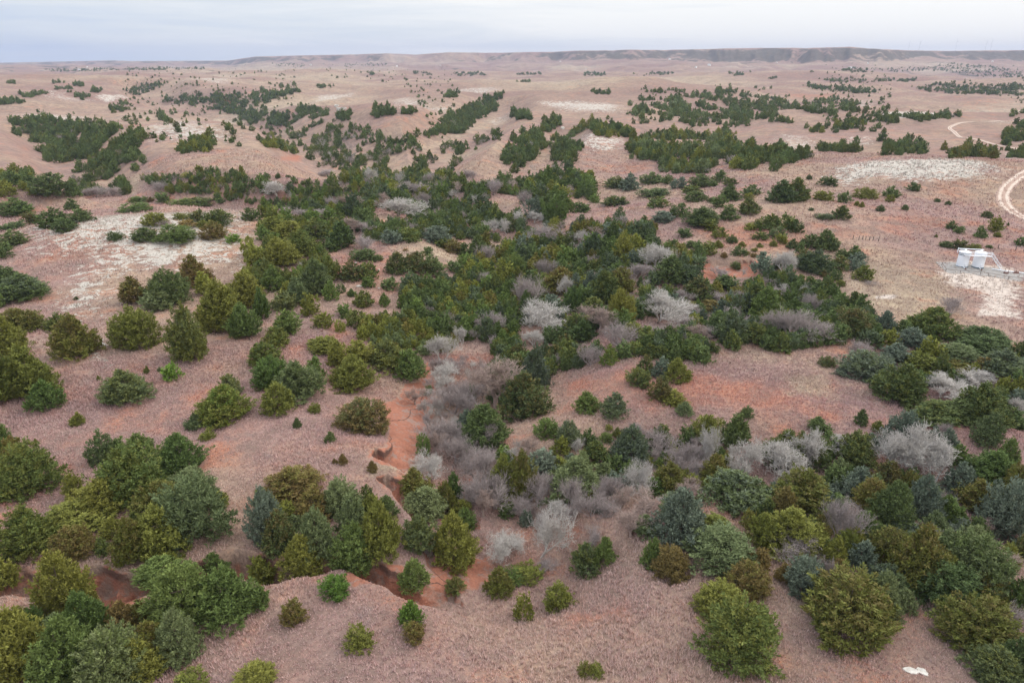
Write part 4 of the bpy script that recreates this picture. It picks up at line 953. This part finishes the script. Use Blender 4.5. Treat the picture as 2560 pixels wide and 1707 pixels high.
    for i in range(n):
        if not ok[i] or f[i] > 6500: continue
        if vnoise(Q[i][0] / (f[i] * .10), Q[i][1] / (f[i] * .25), 404) < -.15: continue
        H = rng.uniform(1.3, 4.6) * (1.3 if f[i] > 1500 else 1); R = H * rng.uniform(.4, .6)
        if not near_ok(Q[i], R, 1.0): continue
        trees.append(dict(u=u[i], v=v[i], pos=Q[i], R=R, H=H, meta=['r', str(rng.choice(['d', 'd', 'do', 'dz']))], kind='cedar', px=max(H, 2 * R) * FPX / f[i], hand=False, w=2 * R * FPX / f[i]))
scatter()

# ------------------------------------------------------------------ build the trees
def in_view(t):
    return -t['w'] < t['u'] < W0 + t['w'] and t['v'] < H0 + 150
for t_ in trees:
    t_['bush'] = t_['kind'] == 'cedar' and t_['hand'] and (t_['H'] < 2.3 or t_['meta'][0] in 'lp') and t_['v'] > 430
ced = sorted([t for t in trees if t['kind'] == 'cedar' and not t['bush']], key=lambda t: -t['px'])
bush = sorted([t for t in trees if t['bush']], key=lambda t: -t['px'])
bares = sorted([t for t in trees if t['kind'] == 'bare'], key=lambda t: -t['px'])
N_IND, B_IND = 300, 150
ind_c, rest_c = ced[:N_IND], ced[N_IND:]
ind_b, rest_b = bares[:B_IND], bares[B_IND:]

COLWORD = dict(o='olive', g='green', d='dark green', b='blue grey', z='bronze', y='grey green', v='bright green')
def colour_word(code):
    w = COLWORD[code[0]]
    if len(code) > 1 and code[1] != code[0]:
        w += {'z': ', bronze tipped', 'o': ', olive tipped', 'b': ', bluish', 'd': ', shaded dark', 'g': ', greenish', 'y': ', greyish', 'v': ', bright edged'}[code[1]]
    return w
ANCH = [
    (60, 1370, 'at the far left of the lower left gully'), (200, 1470, 'beside the red alcoves of the lower left gully'), (330, 1180, 'on the slope above the lower left gully'),
    (430, 1400, 'along the far bank of the lower left gully'), (560, 1500, 'on the rim where the gully bends'), (90, 1640, 'in the bottom left corner'), (330, 1640, 'in the bottom left thicket'),
    (480, 1600, 'below the bottom left thicket'), (760, 1330, 'in the clump over the middle gully'), (920, 1340, 'in the clump right of the middle gully'), (1090, 1330, 'by the red bank at lower centre'),
    (740, 1570, 'on the open foreground grass'), (1030, 1540, 'on the open foreground grass at centre'), (1350, 1500, 'on the foreground grass near the rim'), (1480, 1420, 'on the gully rim at lower centre'),
    (1480, 1670, 'at the bottom edge of the foreground'), (1700, 1360, 'by the rim right of the creek'), (1850, 1480, 'in the cluster above the big foreground cedar'), (1850, 1600, 'at lower right'),
    (2110, 1550, 'in the lower right hollow'), (2010, 1430, 'on the edge of the lower right wood'), (2250, 1400, 'in the heart of the lower right wood'), (2450, 1420, 'on the right of the lower right wood'), (2470, 1600, 'in the bottom right corner'),
    (60, 980, 'at the left edge below the gypsum slope'), (320, 970, 'alone below the gypsum slope'), (540, 1010, 'on the middle left bench'), (200, 1060, 'on the bare left bench'), (70, 1180, 'at the left edge of the bench'),
    (450, 1130, 'at the top of the lower left clump'), (700, 960, 'in the clump left of the red bank'), (870, 950, 'on the bench above the red bank'), (820, 1120, 'on the bench left of the red bank'), (740, 1230, 'above the middle gully clump'),
    (1060, 1250, 'by the creek below the red bank'), (1210, 1080, 'right of the creek under the bare trees'), (1310, 1000, 'at the left edge of the meadow'), (1480, 1010, 'standing in the meadow'), (1640, 950, 'in the upper meadow group'),
    (1400, 1110, 'at the lower left of the meadow'), (1400, 1200, 'in the thicket below the meadow'), (1600, 1120, 'on the lower edge of the meadow'), (1700, 1220, 'in the thicket right of the creek'), (1830, 1080, 'by the pale bare trees below the meadow'),
    (1860, 1020, 'alone in the right of the meadow'), (2060, 1070, 'behind the long row of pale bare trees'), (2070, 900, 'alone by the right of the meadow'), (2150, 940, 'at the tip of the right hand wood'), (2330, 950, 'in the middle of the right hand wood'),
    (2500, 950, 'at the right edge of the right hand wood'), (2470, 1130, 'on the slope below the right hand wood'), (2100, 1230, 'in the wood under the pale bare trees'), (2350, 1230, 'right of the pale bare trees'), (2530, 1240, 'at the right edge, mid height'),
    (40, 830, 'left of the gypsum slope'), (40, 720, 'at the left edge beside the gypsum slope'), (190, 830, 'at the foot of the gypsum slope'), (350, 820, 'below the gypsum slope'), (470, 830, 'between gypsum slope and grove'), (410, 730, 'on the lower edge of the gypsum slope'), (490, 690, 'at the right of the gypsum slope'),
    (370, 590, 'on top of the gypsum slope'), (530, 560, 'on the crest of the gypsum slope'), (590, 620, 'at the right end of the gypsum crest'), (130, 560, 'behind the gypsum slope at left'), (60, 590, 'at the left edge behind the gypsum slope'), (350, 500, 'in the hollow behind the gypsum slope'), (120, 470, 'in the left hollow'),
    (690, 600, 'at the top of the left grove'), (760, 700, 'in the middle of the left grove'), (620, 780, 'at the lower end of the left grove'), (880, 690, 'by the small red clearing'), (970, 720, 'right of the small red clearing'), (820, 800, 'below the small red clearing'), (930, 820, 'above the bench trees'), (1000, 850, 'at the edge above the red bank'),
    (930, 640, 'left of the straw clearing'), (1080, 660, 'below the straw clearing'), (1130, 620, 'right of the straw clearing'), (1060, 560, 'above the straw clearing'), (1200, 700, 'in the central wood'), (1150, 790, 'low in the central wood'), (1280, 650, 'at the top of the central wood'), (1350, 720, 'right of centre in the central wood'),
    (1370, 830, 'by the two big pale trees'), (1500, 700, 'right of the central wood'), (1480, 600, 'in the wood below the red strip'), (1520, 800, 'between the pale trees'), (1660, 690, 'beside the leaning pale tree'), (1640, 830, 'below the right pale tree'), (1780, 770, 'in the wood left of the grey dome tree'), (1900, 740, 'in the wood below the orange cut bank'),
    (1450, 520, 'by the red strip'), (1580, 500, 'in the scattered trees above the wood'), (1720, 490, 'on the red slope'), (1830, 540, 'on the upper right red slope'), (1750, 600, 'on the red slope above the orange cut bank'), (1860, 620, 'above the orange cut bank'), (1960, 560, 'left of the fence posts'), (2050, 650, 'left of the tank pad'),
    (2150, 670, 'at the edge of the tank field'), (2000, 490, 'on the upper right slope'), (2090, 540, 'on the open slope above the fence posts'), (2250, 490, 'on the open slope below the gypsum flat'), (2450, 570, 'on the slope above the tanks'), (2400, 610, 'just behind the tanks'), (2010, 720, 'in the wood left of the tank field'), (2050, 800, 'below the tank field'),
    (2330, 810, 'at the lower edge of the tank field'), (2470, 860, 'at right below the tank field'), (2200, 850, 'in the group below the tank field'), (1940, 840, 'by the grey dome tree'),
    (230, 460, 'in the left valley wood'), (500, 460, 'in the left middle valley wood'), (200, 360, 'in the far left wood'), (750, 480, 'at the left of the upper wood'), (950, 470, 'in the middle of the upper wood'), (1150, 470, 'in the right of the upper wood'), (1350, 470, 'at the right end of the upper wood'), (900, 580, 'above the grey bush dome'),
    (1000, 390, 'in the far creek valley'), (1700, 400, 'in the far right woods'), (2000, 400, 'by the upper right gypsum flat'), (2450, 380, 'near the bend of the dirt road')]
ANXY = np.array([(a[0], a[1] * 1.3) for a in ANCH])
ORD = ['leftmost', 'second from left', 'third from left', 'fourth from left', 'fifth from left', 'sixth from left', 'seventh from left', 'eighth from left', 'ninth from left', 'tenth from left', 'eleventh from left', 'twelfth from left']
SHW = dict(c='pointed', r='rounded', i='ragged', s='slender', l='low', p='spiky')
def label_all(lst, noun):
    grp = {}
    for t in lst:
        a = int(np.argmin(((ANXY - np.array([t['u'], t['v'] * 1.3])) ** 2).sum(1)))
        if t['kind'] == 'bare':
            look = {'w': 'pale leafless', 'k': 'grey twiggy', 't': 'rosy brown bare'}[t['meta'][0]]
        else:
            look = SHW[t['meta'][0]] + ' ' + COLWORD[t['meta'][1][0]]
        grp.setdefault((a, look), []).append(t)
    for (a, look), L in grp.items():
        L.sort(key=lambda t: t['u'])
        for i, t in enumerate(L):
            where = ANCH[a][2]
            if len(L) == 1: t['label'] = f'{look} {noun} {where}'
            elif len(L) == 2: t['label'] = f'{look} {noun} {where}, {["left", "right"][i]} one of two'
            else: t['label'] = f'{look} {noun} {where}, ' + ('rightmost' if i == len(L) - 1 else ORD[min(i, 11)])
def _short(L):
    for t in L:
        w = t['label'].split()
        if len(w) > 16: t['label'] = t['label'].replace(' one of two', '').replace(' from left', '').replace('in the middle of the ', 'in the ').replace('in the scattered trees ', '').replace('in the heart of the ', 'in the ')
        if len(t['label'].split()) > 16: print('LONG', t['label'])
label_all(ind_c, 'cedar'); label_all(bush, 'juniper bush'); label_all(ind_b, 'tree')
_short(ind_c); _short(bush); _short(ind_b)

def slot_mat(o, m):
    o.material_slots[0].link = 'OBJECT'; o.material_slots[0].material = m
def rx(t): return .12 * t
def build_cedar(t, name, group, cat, part, stem):
    s, code = t['meta']
    var = int(rng.integers(0, 3 if s in 'cri' else 2))
    lod = 'hi' if t['px'] > 95 else 'mid'
    e = empty(name, (t['pos'][0], t['pos'][1], t['pos'][2] - .06), float(rng.uniform(0, 6.28)), t['label'], cat, group)
    sx, sy, sz = t['R'] / 3.0, t['R'] / 3.0, t['H'] / 6.0
    k = float(rng.uniform(.93, 1.07))
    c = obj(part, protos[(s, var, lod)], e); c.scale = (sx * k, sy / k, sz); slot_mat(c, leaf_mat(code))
    tr = obj(stem, trunks[int(rng.integers(0, 3))], e); tr.scale = (sx, sy, sz)
for t in ind_c:
    build_cedar(t, 'cedar_tree', 'cedars on the slopes and along the creek', 'tree', 'crown', 'trunk')
for t in bush:
    build_cedar(t, 'juniper_bush', 'young juniper bushes dotted on the grass', 'bush', 'foliage', 'stem')
def pick_bare(t):
    ty = t['meta'][0]; n = len([k for k in bare_protos if k[0] == ty]); return bare_protos[(ty, int(rng.integers(0, n)))]
for t in ind_b:
    tr, tw, H, R, _ = pick_bare(t)
    e = empty('bare_tree', (t['pos'][0], t['pos'][1], t['pos'][2] - .05), float(rng.uniform(0, 6.28)), t['label'], 'tree', 'leafless trees and brush along the creek')
    sc = (t['R'] / R, t['R'] / R, t['H'] / H)
    a = obj('trunk', tr, e); a.scale = sc
    b_ = obj('branches', tw, e); b_.scale = sc

def build_rest():
    cache = {}
    def pr(s, var, lod):
        if (s, var, lod) not in cache:
            n1, n2, pl, tl, tw = dict(a=(110, 14, .95, .55, .16), b=(55, 10, 1.15, .80, .28), c=(24, 7, 1.4, 1.2, .5), d=(10, 5, 1.6, 1.9, .85))[lod]
            cache[(s, var, lod)] = crown_np(700 + ord(s) + var * 31, s, n1, n2, pl=pl, tl=tl, tw=tw)
        return cache[(s, var, lod)]
    VV = []; TT = []; FF = []; base = 0
    for t in rest_c:
        lod = 'a' if t['px'] > 22 else 'b' if t['px'] > 12 else 'c' if t['px'] > 5.5 else 'd'
        s = t['meta'][0]; code = t['meta'][1]
        V, F, tn = pr(s, int(rng.integers(0, 4)), lod)
        a = rng.uniform(0, 6.28); sx = t['R'] / 3; sz = t['H'] / 6
        x = (V[:, 0] * math.cos(a) - V[:, 1] * math.sin(a)) * sx + t['pos'][0]; y = (V[:, 0] * math.sin(a) + V[:, 1] * math.cos(a)) * sx + t['pos'][1]
        VV.append(np.stack([x, y, V[:, 2] * sz + t['pos'][2] - .1], 1)); FF.append(F + base); base += len(V)
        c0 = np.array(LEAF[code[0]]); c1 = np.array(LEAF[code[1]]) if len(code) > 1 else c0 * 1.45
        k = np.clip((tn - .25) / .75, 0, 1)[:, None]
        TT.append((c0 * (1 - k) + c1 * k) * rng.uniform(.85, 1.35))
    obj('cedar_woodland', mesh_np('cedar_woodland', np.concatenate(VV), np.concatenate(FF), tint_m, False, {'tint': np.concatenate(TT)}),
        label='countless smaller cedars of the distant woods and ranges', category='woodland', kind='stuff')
    VV = []; TT = []; FF = []; base = 0
    for t in rest_b:
        tr, tw, H, R, (V, F) = pick_bare(t)
        ns_ = len(V) // 6; keep = min(1.0, np.clip(t['px'] * t['px'] * .55, 120, 1600) / ns_)
        sel = np.where(rng.random(ns_) < keep)[0]
        V = V.reshape(ns_, 6, 3)[sel]; ctr = np.concatenate([np.repeat(V[:, :3].mean(1, keepdims=True), 3, 1), np.repeat(V[:, 3:].mean(1, keepdims=True), 3, 1)], 1)
        V = (ctr + (V - ctr) * min(3.0, keep ** -.5)).reshape(-1, 3); F = F[:len(sel) * 3]
        a = rng.uniform(0, 6.28); sx = t['R'] / R; sz = t['H'] / H
        used = np.unique(F); mp_ = np.zeros(len(V), int); mp_[used] = np.arange(len(used)); V = V[used]; F = mp_[F]
        x = (V[:, 0] * math.cos(a) - V[:, 1] * math.sin(a)) * sx + t['pos'][0]; y = (V[:, 0] * math.sin(a) + V[:, 1] * math.cos(a)) * sx + t['pos'][1]
        VV.append(np.stack([x, y, V[:, 2] * sz + t['pos'][2] - .1], 1)); FF.append(F + base); base += len(V)
        c0 = dict(w=(.40, .365, .335), k=(.32, .265, .25), t=(.36, .27, .235))[t['meta'][0]]
        TT.append(np.tile(np.array(c0) * rng.uniform(.85, 1.15), (len(V), 1)))
    if VV:
        obj('bare_woodland', mesh_np('bare_woodland', np.concatenate(VV), np.concatenate(FF), tint_m, False, {'tint': np.concatenate(TT)}),
            label='grey leafless brush of the distant creek valley', category='woodland', kind='stuff')
build_rest()
print('REST polys', sum(len(bpy.data.meshes[n].polygons) for n in ('cedar_woodland', 'bare_woodland') if n in bpy.data.meshes))
print('TREES', len(ind_c), len(rest_c), len(bush), len(ind_b), len(rest_b), 'min px', ind_c[-1]['px'], ind_b[-1]['px'])

# ------------------------------------------------------------------ tank battery
def at(u, v):
    return cast(u, v)[0][0]
def tank(p, label, ladder):
    e = empty('storage_tank', p, 0, label, 'tank', 'white oil tanks on the pad')
    R, H = 1.28, 3.82
    mb = MB(); mb.lathe([(R, .25), (R, H)], n=48); mb.obj('shell', white_m, e, True)
    mb = MB(); mb.lathe([(R + .03, H - .02), (R + .03, H + .04), (R * .5, H + .2), (.05, H + .32), (0, H + .32)], n=48); mb.obj('roof', white_m, e)
    mb = MB(); mb.lathe([(R + .06, -.3), (R + .06, .27), (R - .05, .27)], n=48); mb.obj('base_ring', dark_m, e)
    if ladder:
        for z in (H - .38, H - .72):
            mb = MB(); mb.lathe([(R + .035, z - .07), (R + .035, z + .07), (R, z + .07)], n=48); mb.obj('painted_band', dark_m, e)
    mb = MB(); mb.tube((0, 0, H + .2), (0, 0, H + .55), .22, .22, 12); mb.obj('hatch', white_m, e)
    mb = MB(); mb.tube((0, -R - .12, .9), (0, -R + .05, .9), .3, .3, 14); mb.obj('manway', white_m, e)
    mb = MB(); mb.tube((-.5, -R + .1, .4), (-.7, -R - 1.4, .12), .06, .06, 8); mb.obj('outlet_pipe', white_m, e)
    mb = MB(); mb.tube((-.78, -R - 1.62, .02), (-.74, -R - 1.4, .3), .17, .17, 10); mb.obj('valve', rust_m, e)
    return e, R, H
def pad():
    c = at(2446, 686)
    # gravel pad, a sheet just over the ground
    pts = [at(u, v) for u, v in ((2348, 658), (2400, 651), (2478, 660), (2575, 674), (2680, 690), (2680, 720), (2575, 704), (2450, 691), (2372, 684))]
    return c
tp1, tp2 = at(2404, 665.5), at(2443, 669)
zp = (tp1[2] + tp2[2]) / 2
tank((tp1[0], tp1[1], zp), 'white cylindrical tank with dark bands round its top, left of the pair', True)
tank((tp2[0], tp2[1], zp), 'plain white cylindrical tank beside the stair, right of the pair', False)
ax = np.array([tp2[0] - tp1[0], tp2[1] - tp1[1]]); ax /= np.linalg.norm(ax); nx = np.array([ax[1], -ax[0]])     # nx points to the camera
def tpnt(a, n, z):
    q = np.array(tp1[:2]) + ax * a + nx * n * .83; return (q[0], q[1], zp + z * .83)
def catwalk():
    L = float(np.linalg.norm(tp2[:2] - tp1[:2])); e = empty('tank_catwalk', (tp1[0], tp1[1], zp), 0, 'white steel catwalk with handrail joining the two tanks', 'catwalk')
    def rel(q): return (q[0] - tp1[0], q[1] - tp1[1], q[2] - zp)
    mb = MB()
    a0, a1 = rel(tpnt(-.6, 1.95, 3.95)), rel(tpnt(L + 1.9, 1.95, 3.95))
    cx = tuple((np.array(a0) + np.array(a1)) / 2); mb.box(cx, (L + 2.5, .62, .13), math.atan2(ax[1], ax[0])); mb.obj('walkway', white_m, e)
    mb = MB()
    for n in (1.62, 2.3):
        for z in (4.6, 5.05): mb.tube(rel(tpnt(-.6, n, z)), rel(tpnt(L + 1.9, n, z)), .04, n=6)
        for k in range(6): mb.tube(rel(tpnt(-.6 + k * (L + 2.5) / 5, n, 3.95)), rel(tpnt(-.6 + k * (L + 2.5) / 5, n, 5.05)), .04, n=6)
    mb.obj('handrail', white_m, e)
    mb = MB(); mb.tube(rel(tpnt(-1.3, -1.2, 5.15)), rel(tpnt(L + .9, -1.2, 5.15)), .09, n=8); mb.tube(rel(tpnt(-1.3, -1.2, 3.9)), rel(tpnt(-1.3, -1.2, 5.45)), .09, n=8); mb.obj('vent_pipe', white_m, e)
    e2 = empty('tank_stair', (tp1[0], tp1[1], zp), 0, 'white steel stair sloping down right of the tanks', 'stair')
    for n in (1.65, 2.25):
        mb = MB(); mb.tube(rel(tpnt(L + 1.9, n, 3.9)), rel(tpnt(L + 4.6, n, .05)), .055, n=6); mb.obj('stringer', white_m, e2)
        mb = MB(); mb.tube(rel(tpnt(L + 1.9, n, 4.9)), rel(tpnt(L + 4.6, n, 1.05)), .03, n=6)
        for k in range(5): mb.tube(rel(tpnt(L + 1.9 + k * 2.7 / 4, n, 3.9 - k * 3.85 / 4)), rel(tpnt(L + 1.9 + k * 2.7 / 4, n, 4.9 - k * 3.85 / 4)), .035, n=6)
        mb.obj('handrail', white_m, e2)
    mb = MB()
    for k in range(14):
        c_ = rel(tpnt(L + 2.0 + k * 2.5 / 13, 1.95, 3.75 - k * 3.6 / 13)); mb.box(c_, (.26, .55, .04), math.atan2(ax[1], ax[0]))
    mb.obj('treads', steel_m, e2)
catwalk()
def drape(pts, w, name, mat, lift=.05, n=160, widths=None):
    """ribbon that follows the ground along a smooth line of ground points"""
    P = np.array([p[:2] for p in pts]); k = len(P)
    tt = np.linspace(0, k - 1, n); out = []
    for t in tt:
        i = int(min(k - 2, t)); f = t - i
        p0, p1, p2, p3 = P[max(0, i - 1)], P[i], P[i + 1], P[min(k - 1, i + 2)]
        out.append(.5 * (2 * p1 + (p2 - p0) * f + (2 * p0 - 5 * p1 + 4 * p2 - p3) * f * f + (3 * p1 - p0 - 3 * p2 + p3) * f ** 3))
    out = np.array(out); d = np.gradient(out, axis=0); d /= np.linalg.norm(d, axis=1)[:, None]; nn = np.stack([-d[:, 1], d[:, 0]], 1)
    m = 9; V = []
    for j in range(m):
        o = (j / (m - 1) - .5) * w
        q = out + nn * (o + .12 * w * vnoise(out[:, :1] / 3 + j, out[:, 1:] / 3, 15) * (abs(j - 4) == 4))
        hz = np.max([hgt(q[:, 0] + a, q[:, 1] + b) for a, b in ((0, 0), (.35, 0), (-.35, 0), (0, .5), (0, -.5))], 0)
        V.append(np.stack([q[:, 0], q[:, 1], hz + lift - .03 * (abs(j - 4) == 4)], 1))
    V = np.stack(V, 1).reshape(-1, 3); I = np.arange(n * m).reshape(n, m)
    F = np.stack([I[:-1, :-1], I[1:, :-1], I[1:, 1:], I[:-1, 1:]], -1).reshape(-1, 4)
    return obj(name, mesh_np(name, V, F, mat, True, {'across': np.tile(np.linspace(-1, 1, m), n)}), kind='structure')
drape([at(2352, 668), at(2400, 672), at(2450, 678), at(2520, 687), at(2600, 698), at(2680, 708)], 8.5, 'gravel_pad', pad_m, .06, 120)
RD1 = [(2680, 395), (2600, 415), (2545, 445), (2512, 478), (2512, 508), (2540, 535), (2600, 560), (2700, 600)]
drape([at(u, v) for u, v in RD1], 4.6, 'dirt_road', road_m, .07)
RD2 = [(2560, 300), (2500, 302), (2440, 304), (2395, 310), (2374, 320), (2388, 333), (2420, 345), (2470, 357), (2540, 372), (2640, 385)]
drape([at(u, v) for u, v in RD2], 2.8, 'dirt_road', road_m, .1)

def rail():
    e = empty('pipe_guardrail', at(2370, 681), 0, 'low dark pipe guardrail along the front of the tank pad', 'guardrail')
    o = np.array(e.location)
    pts = [np.array(at(u, v)) for u, v in ((2354, 664), (2364, 680), (2400, 684), (2450, 688), (2470, 690), (2520, 699), (2580, 706))]
    mb = MB()
    for p, q in zip(pts[:-1], pts[1:]): mb.tube(p - o + (0, 0, .75), q - o + (0, 0, .75), .04, n=6)
    mb.obj('rail', post_m, e)
    for p in pts:
        mb = MB(); mb.tube(p - o + (0, 0, -.2), p - o + (0, 0, .8), .05, n=6); mb.obj('post', post_m, e)
    pts = [np.array(at(u, v)) + (0, 0, .35) for u, v in ((2480, 676), (2515, 681), (2560, 686), (2620, 694))]
    mb = MB()
    o2 = pts[0]
    for p, q in zip(pts[:-1], pts[1:]): mb.tube(p - o2, q - o2, .11, n=8)
    for p in pts: mb.tube(p - o2 - (0, 0, .6), p - o2, .06, n=6)
    r = mb.obj('flow_pipe', white_m); r.location = o2; r['label'] = 'white pipeline running right from the tank stair'; r['category'] = 'pipe'
    # rusty frame and meter skid
    p = np.array(at(2515, 685)); f = empty('steel_frame', p, 0, 'rusty upright steel frame on the gravel right of the tanks', 'frame')
    mb = MB()
    for s in (-.45, .45): mb.tube((s, 0, -.2), (s, 0, 1.5), .05, n=6)
    mb.tube((-.45, 0, 1.5), (.45, 0, 1.5), .05, n=6); mb.obj('uprights', rust_m, f)
    mb = MB(); mb.box((0, .1, .2), (.9, .6, .4)); mb.obj('base_box', rust_m, f)
    p = np.array(at(2539, 684)); f = empty('meter_skid', p, 0, 'small brown sloped meter box by the pipeline', 'meter box')
    mb = MB(); mb.addf([(-.8, -.4, -.1), (.8, -.4, -.1), (.8, .4, -.1), (-.8, .4, -.1), (-.5, -.25, .5), (.5, -.25, .5), (.5, .25, .5), (-.5, .25, .5)], [(0, 3, 2, 1), (4, 5, 6, 7), (0, 1, 5, 4), (1, 2, 6, 5), (2, 3, 7, 6), (3, 0, 4, 7)]); mb.obj('housing', rust_m, f)
    mb = MB(); mb.tube((0, 0, .45), (0, 0, .75), .08, n=8); mb.obj('valve_wheel', rust_m, f)
rail()

# ------------------------------------------------------------------ fences
def fence(name, pts, label, h):
    P = [np.array(at(u, v)) for u, v in pts]; o = P[0]
    e = empty(name, o, 0, label, 'fence')
    for i, p in enumerate(P):
        mb = MB(); mb.tube(p - o + (0, 0, -.3), p - o + (0.03 * (i % 3 - 1), 0, h * (1 if i % 2 == 0 else .92)), .10, .09, 7); mb.obj('post', post_m, e)
    mb = MB()
    for z in (.35, .65, .92):
        for p, q in zip(P[:-1], P[1:]): mb.tube(p - o + (0, 0, z * h), q - o + (0, 0, z * h), .012, n=4, caps=False)
    mb.obj('wire', steel_m, e)
L0 = lambda x, y: (1920 + x / 3.672, 427 + y / 3.672)
fence('wire_fence', [L0(780, 630), L0(833, 634), L0(866, 633), L0(896, 636), L0(930, 640), L0(962, 642), L0(1015, 648)], 'short run of dark wooden posts in the red field left of the tanks', 1.25)
fence('wire_fence', [L0(2112, 715), L0(2272, 731), L0(2346, 742), L0(2450, 755)], 'sparse dark fence posts on the slope right of the tanks', 1.3)

# ------------------------------------------------------------------ rocks
def rock(u, v, w, label, seed, flat=.35, yaw=0, name='white_rock'):
    p = np.array(at(u, v)); _, _, f = project(p[None]); r = .5 * w * f[0] / FPX
    rs = np.random.default_rng(seed)
    import bmesh
    bm = bmesh.new(); bmesh.ops.create_icosphere(bm, subdivisions=3, radius=1)
    for vtx in bm.verts:
        c = vtx.co
        k = 1 + .22 * float(vnoise(np.array(c.x * 1.7 + seed), np.array(c.y * 1.7 + c.z * 2), seed)) + .1 * float(vnoise(np.array(c.x * 4), np.array(c.y * 4 + c.z * 3), seed + 1))
        z = max(-.6, min(.55, c.z * 1.3))
        vtx.co = (c.x * k * r, c.y * k * r * .62, z * k * r * flat)
    me = bpy.data.meshes.new(name); bm.to_mesh(me); bm.free(); me.materials.append(rock_m)
    o = obj(name, me); o.location = p; o.rotation_euler = (0, 0, yaw); o['label'] = label; o['category'] = 'rock'; o['group'] = 'pale gypsum boulders'
rock(2276, 1675, 36, 'flat white rock in the grass at bottom right, broad left half of the split slab', 3, .3, -.2)
rock(2306, 1678, 30, 'narrow white rock lying against the split slab at bottom right', 4, .3, -.75)
J0 = lambda x, y: (640 + x / 3.672, 427 + y / 3.672)
for k, (x, y, w, lb) in enumerate([(950, 1060, 60, 'largest pale boulder in the red clearing beside the rounded cedars'), (1128, 908, 24, 'small pale stone at the upper right of the red clearing'), (915, 845, 30, 'pale stone at the upper left of the red clearing'), (1128, 1080, 26, 'pale stone left of the lone cedar in the red clearing'), (105, 505, 70, 'pale ledge rock at the top left of the left grove')]):
    rock(*J0(x, y), w / 3.672, lb, 11 + k, .5, k * .7)
K0 = lambda x, y: (1280 + x / 3.675, 110 + y / 3.675)
for k, (x, y, w, lb) in enumerate([(425, 950, 60, 'pale boulder between two dark cedars on the right bluff'), (465, 775, 50, 'pale bluff rock at the crest of the right bluff')]):
    rock(*K0(x, y), w / 3.675, lb, 31 + k, .8, k)
rock(640 + 785 / 3.675, 110 + 610 / 3.675, 28, 'big pale rock dome among cedars of the far bluff', 41, .9)
rock(640 + 740 / 3.675, 110 + 575 / 3.675, 12, 'small pale rock knob left of the far rock dome', 42, 1.0)
rock(320 / 3.675 + 0, 110 + 905 / 3.675, 1, 'pale stone beneath the far left wood', 43) if False else None

# ------------------------------------------------------------------ far houses and turbines
def farmhouse(u, v, w, label, yaw):
    p = at(u, v); _, _, f = project(p[None]); s = w * f[0] / FPX
    e = empty('farmhouse', p, yaw, label, 'house', 'tiny white farm buildings far away')
    mb = MB(); mb.box((0, 0, s * .18), (s, s * .6, s * .44)); mb.obj('wall', house_m, e)
    mb = MB(); a, b_, z0, z1 = s * .53, s * .34, s * .4, s * .62
    mb.addf([(-a, -b_, z0), (a, -b_, z0), (a, b_, z0), (-a, b_, z0), (-a, 0, z1), (a, 0, z1)], [(0, 1, 5, 4), (2, 3, 4, 5), (0, 4, 3), (1, 2, 5), (0, 3, 2, 1)]); mb.obj('roof', steel_m, e)
HS = [(198, 176, 5, 'by the trees at far left'), (218, 169, 3, 'on the rise at far left'), (777, 164, 4, 'below the left mesa'), (992, 167, 4, 'under the centre mesa'), (1101, 165, 3, 'below the middle of the mesa'), (1401, 155, 3, 'at the foot of the mesa right of centre'),
      (1465, 174, 4, 'right of the golden field'), (1674, 150, 5, 'tucked under the dark escarpment'), (1740, 170, 6, 'in the far right plain'), (1773, 165, 7, 'on the line of trees in the far right plain'), (2125, 172, 7, 'large and alone above the right valley'), (2170, 160, 4, 'in the pale field under the right escarpment'), (2481, 155, 4, 'on the far right slope'), (1942, 158, 4, 'on the plain below the highest mesa')]
for k, (u, v, w, lb) in enumerate(HS):
    farmhouse(u, v, w, 'tiny white farmhouse ' + lb, k * 1.3)
def turbine(u, k, where):
    R = 7600.; d = ray(u, 150); d /= np.hypot(d[0], d[1]); x, y = d[0] * R, d[1] * R; z = float(hgt(np.array([x]), np.array([y]))[0])
    e = empty('wind_turbine', (x, y, z), 0, 'faint white wind turbine on the skyline, ' + where, 'wind turbine', 'wind turbines on the right skyline')
    zt = CAM_Z + (HORIZON_V - 118) / FPX * R
    h = zt - z
    mb = MB(); mb.tube((0, 0, -3), (0, 0, h), 2.0, 1.2, 8); mb.obj('tower', white_m, e)
    mb = MB(); mb.box((0, -1, h + 1), (3, 8, 3)); mb.obj('nacelle', white_m, e)
    for j in range(3):
        a = k * .9 + j * 2.094
        mb = MB(); mb.tube((0, -6, h + 1), (34 * math.sin(a), -6, h + 1 + 34 * math.cos(a)), 1.2, .4, 5); mb.obj('blade', white_m, e)
for k, (u, wh) in enumerate([(2266, 'leftmost'), (2292, 'second from left'), (2383, 'middle one'), (2457, 'second from right'), (2470, 'rightmost')]):
    turbine(u, k, wh)

# ------------------------------------------------------------------ air: far things fade to blue
def haze():
    zlo = float(TZ.min()) - 1.0; zhi = max(float(TZ.max()), 250.0) + 5.0
    mb = MB(); mb.box((0, 0, (zlo + zhi) / 2), (22400, 22400, zhi - zlo))
    m = bpy.data.materials.new('pale_blue_air'); m.use_nodes = True
    t = m.node_tree; t.nodes.remove(t.nodes['Principled BSDF'])
    v = N(t, 'ShaderNodeVolumePrincipled'); v.inputs['Density'].default_value = HAZE_D; v.inputs['Color'].default_value = (.43, .51, .71, 1); v.inputs['Anisotropy'].default_value = .0
    t.links.new(v.outputs[0], t.nodes['Material Output'].inputs['Volume'])
    o = mb.obj('haze', m); o['kind'] = 'stuff'; o['label'] = 'thin blue haze over the far ranges'; o['category'] = 'haze'
HAZE_D = 8e-5
haze()
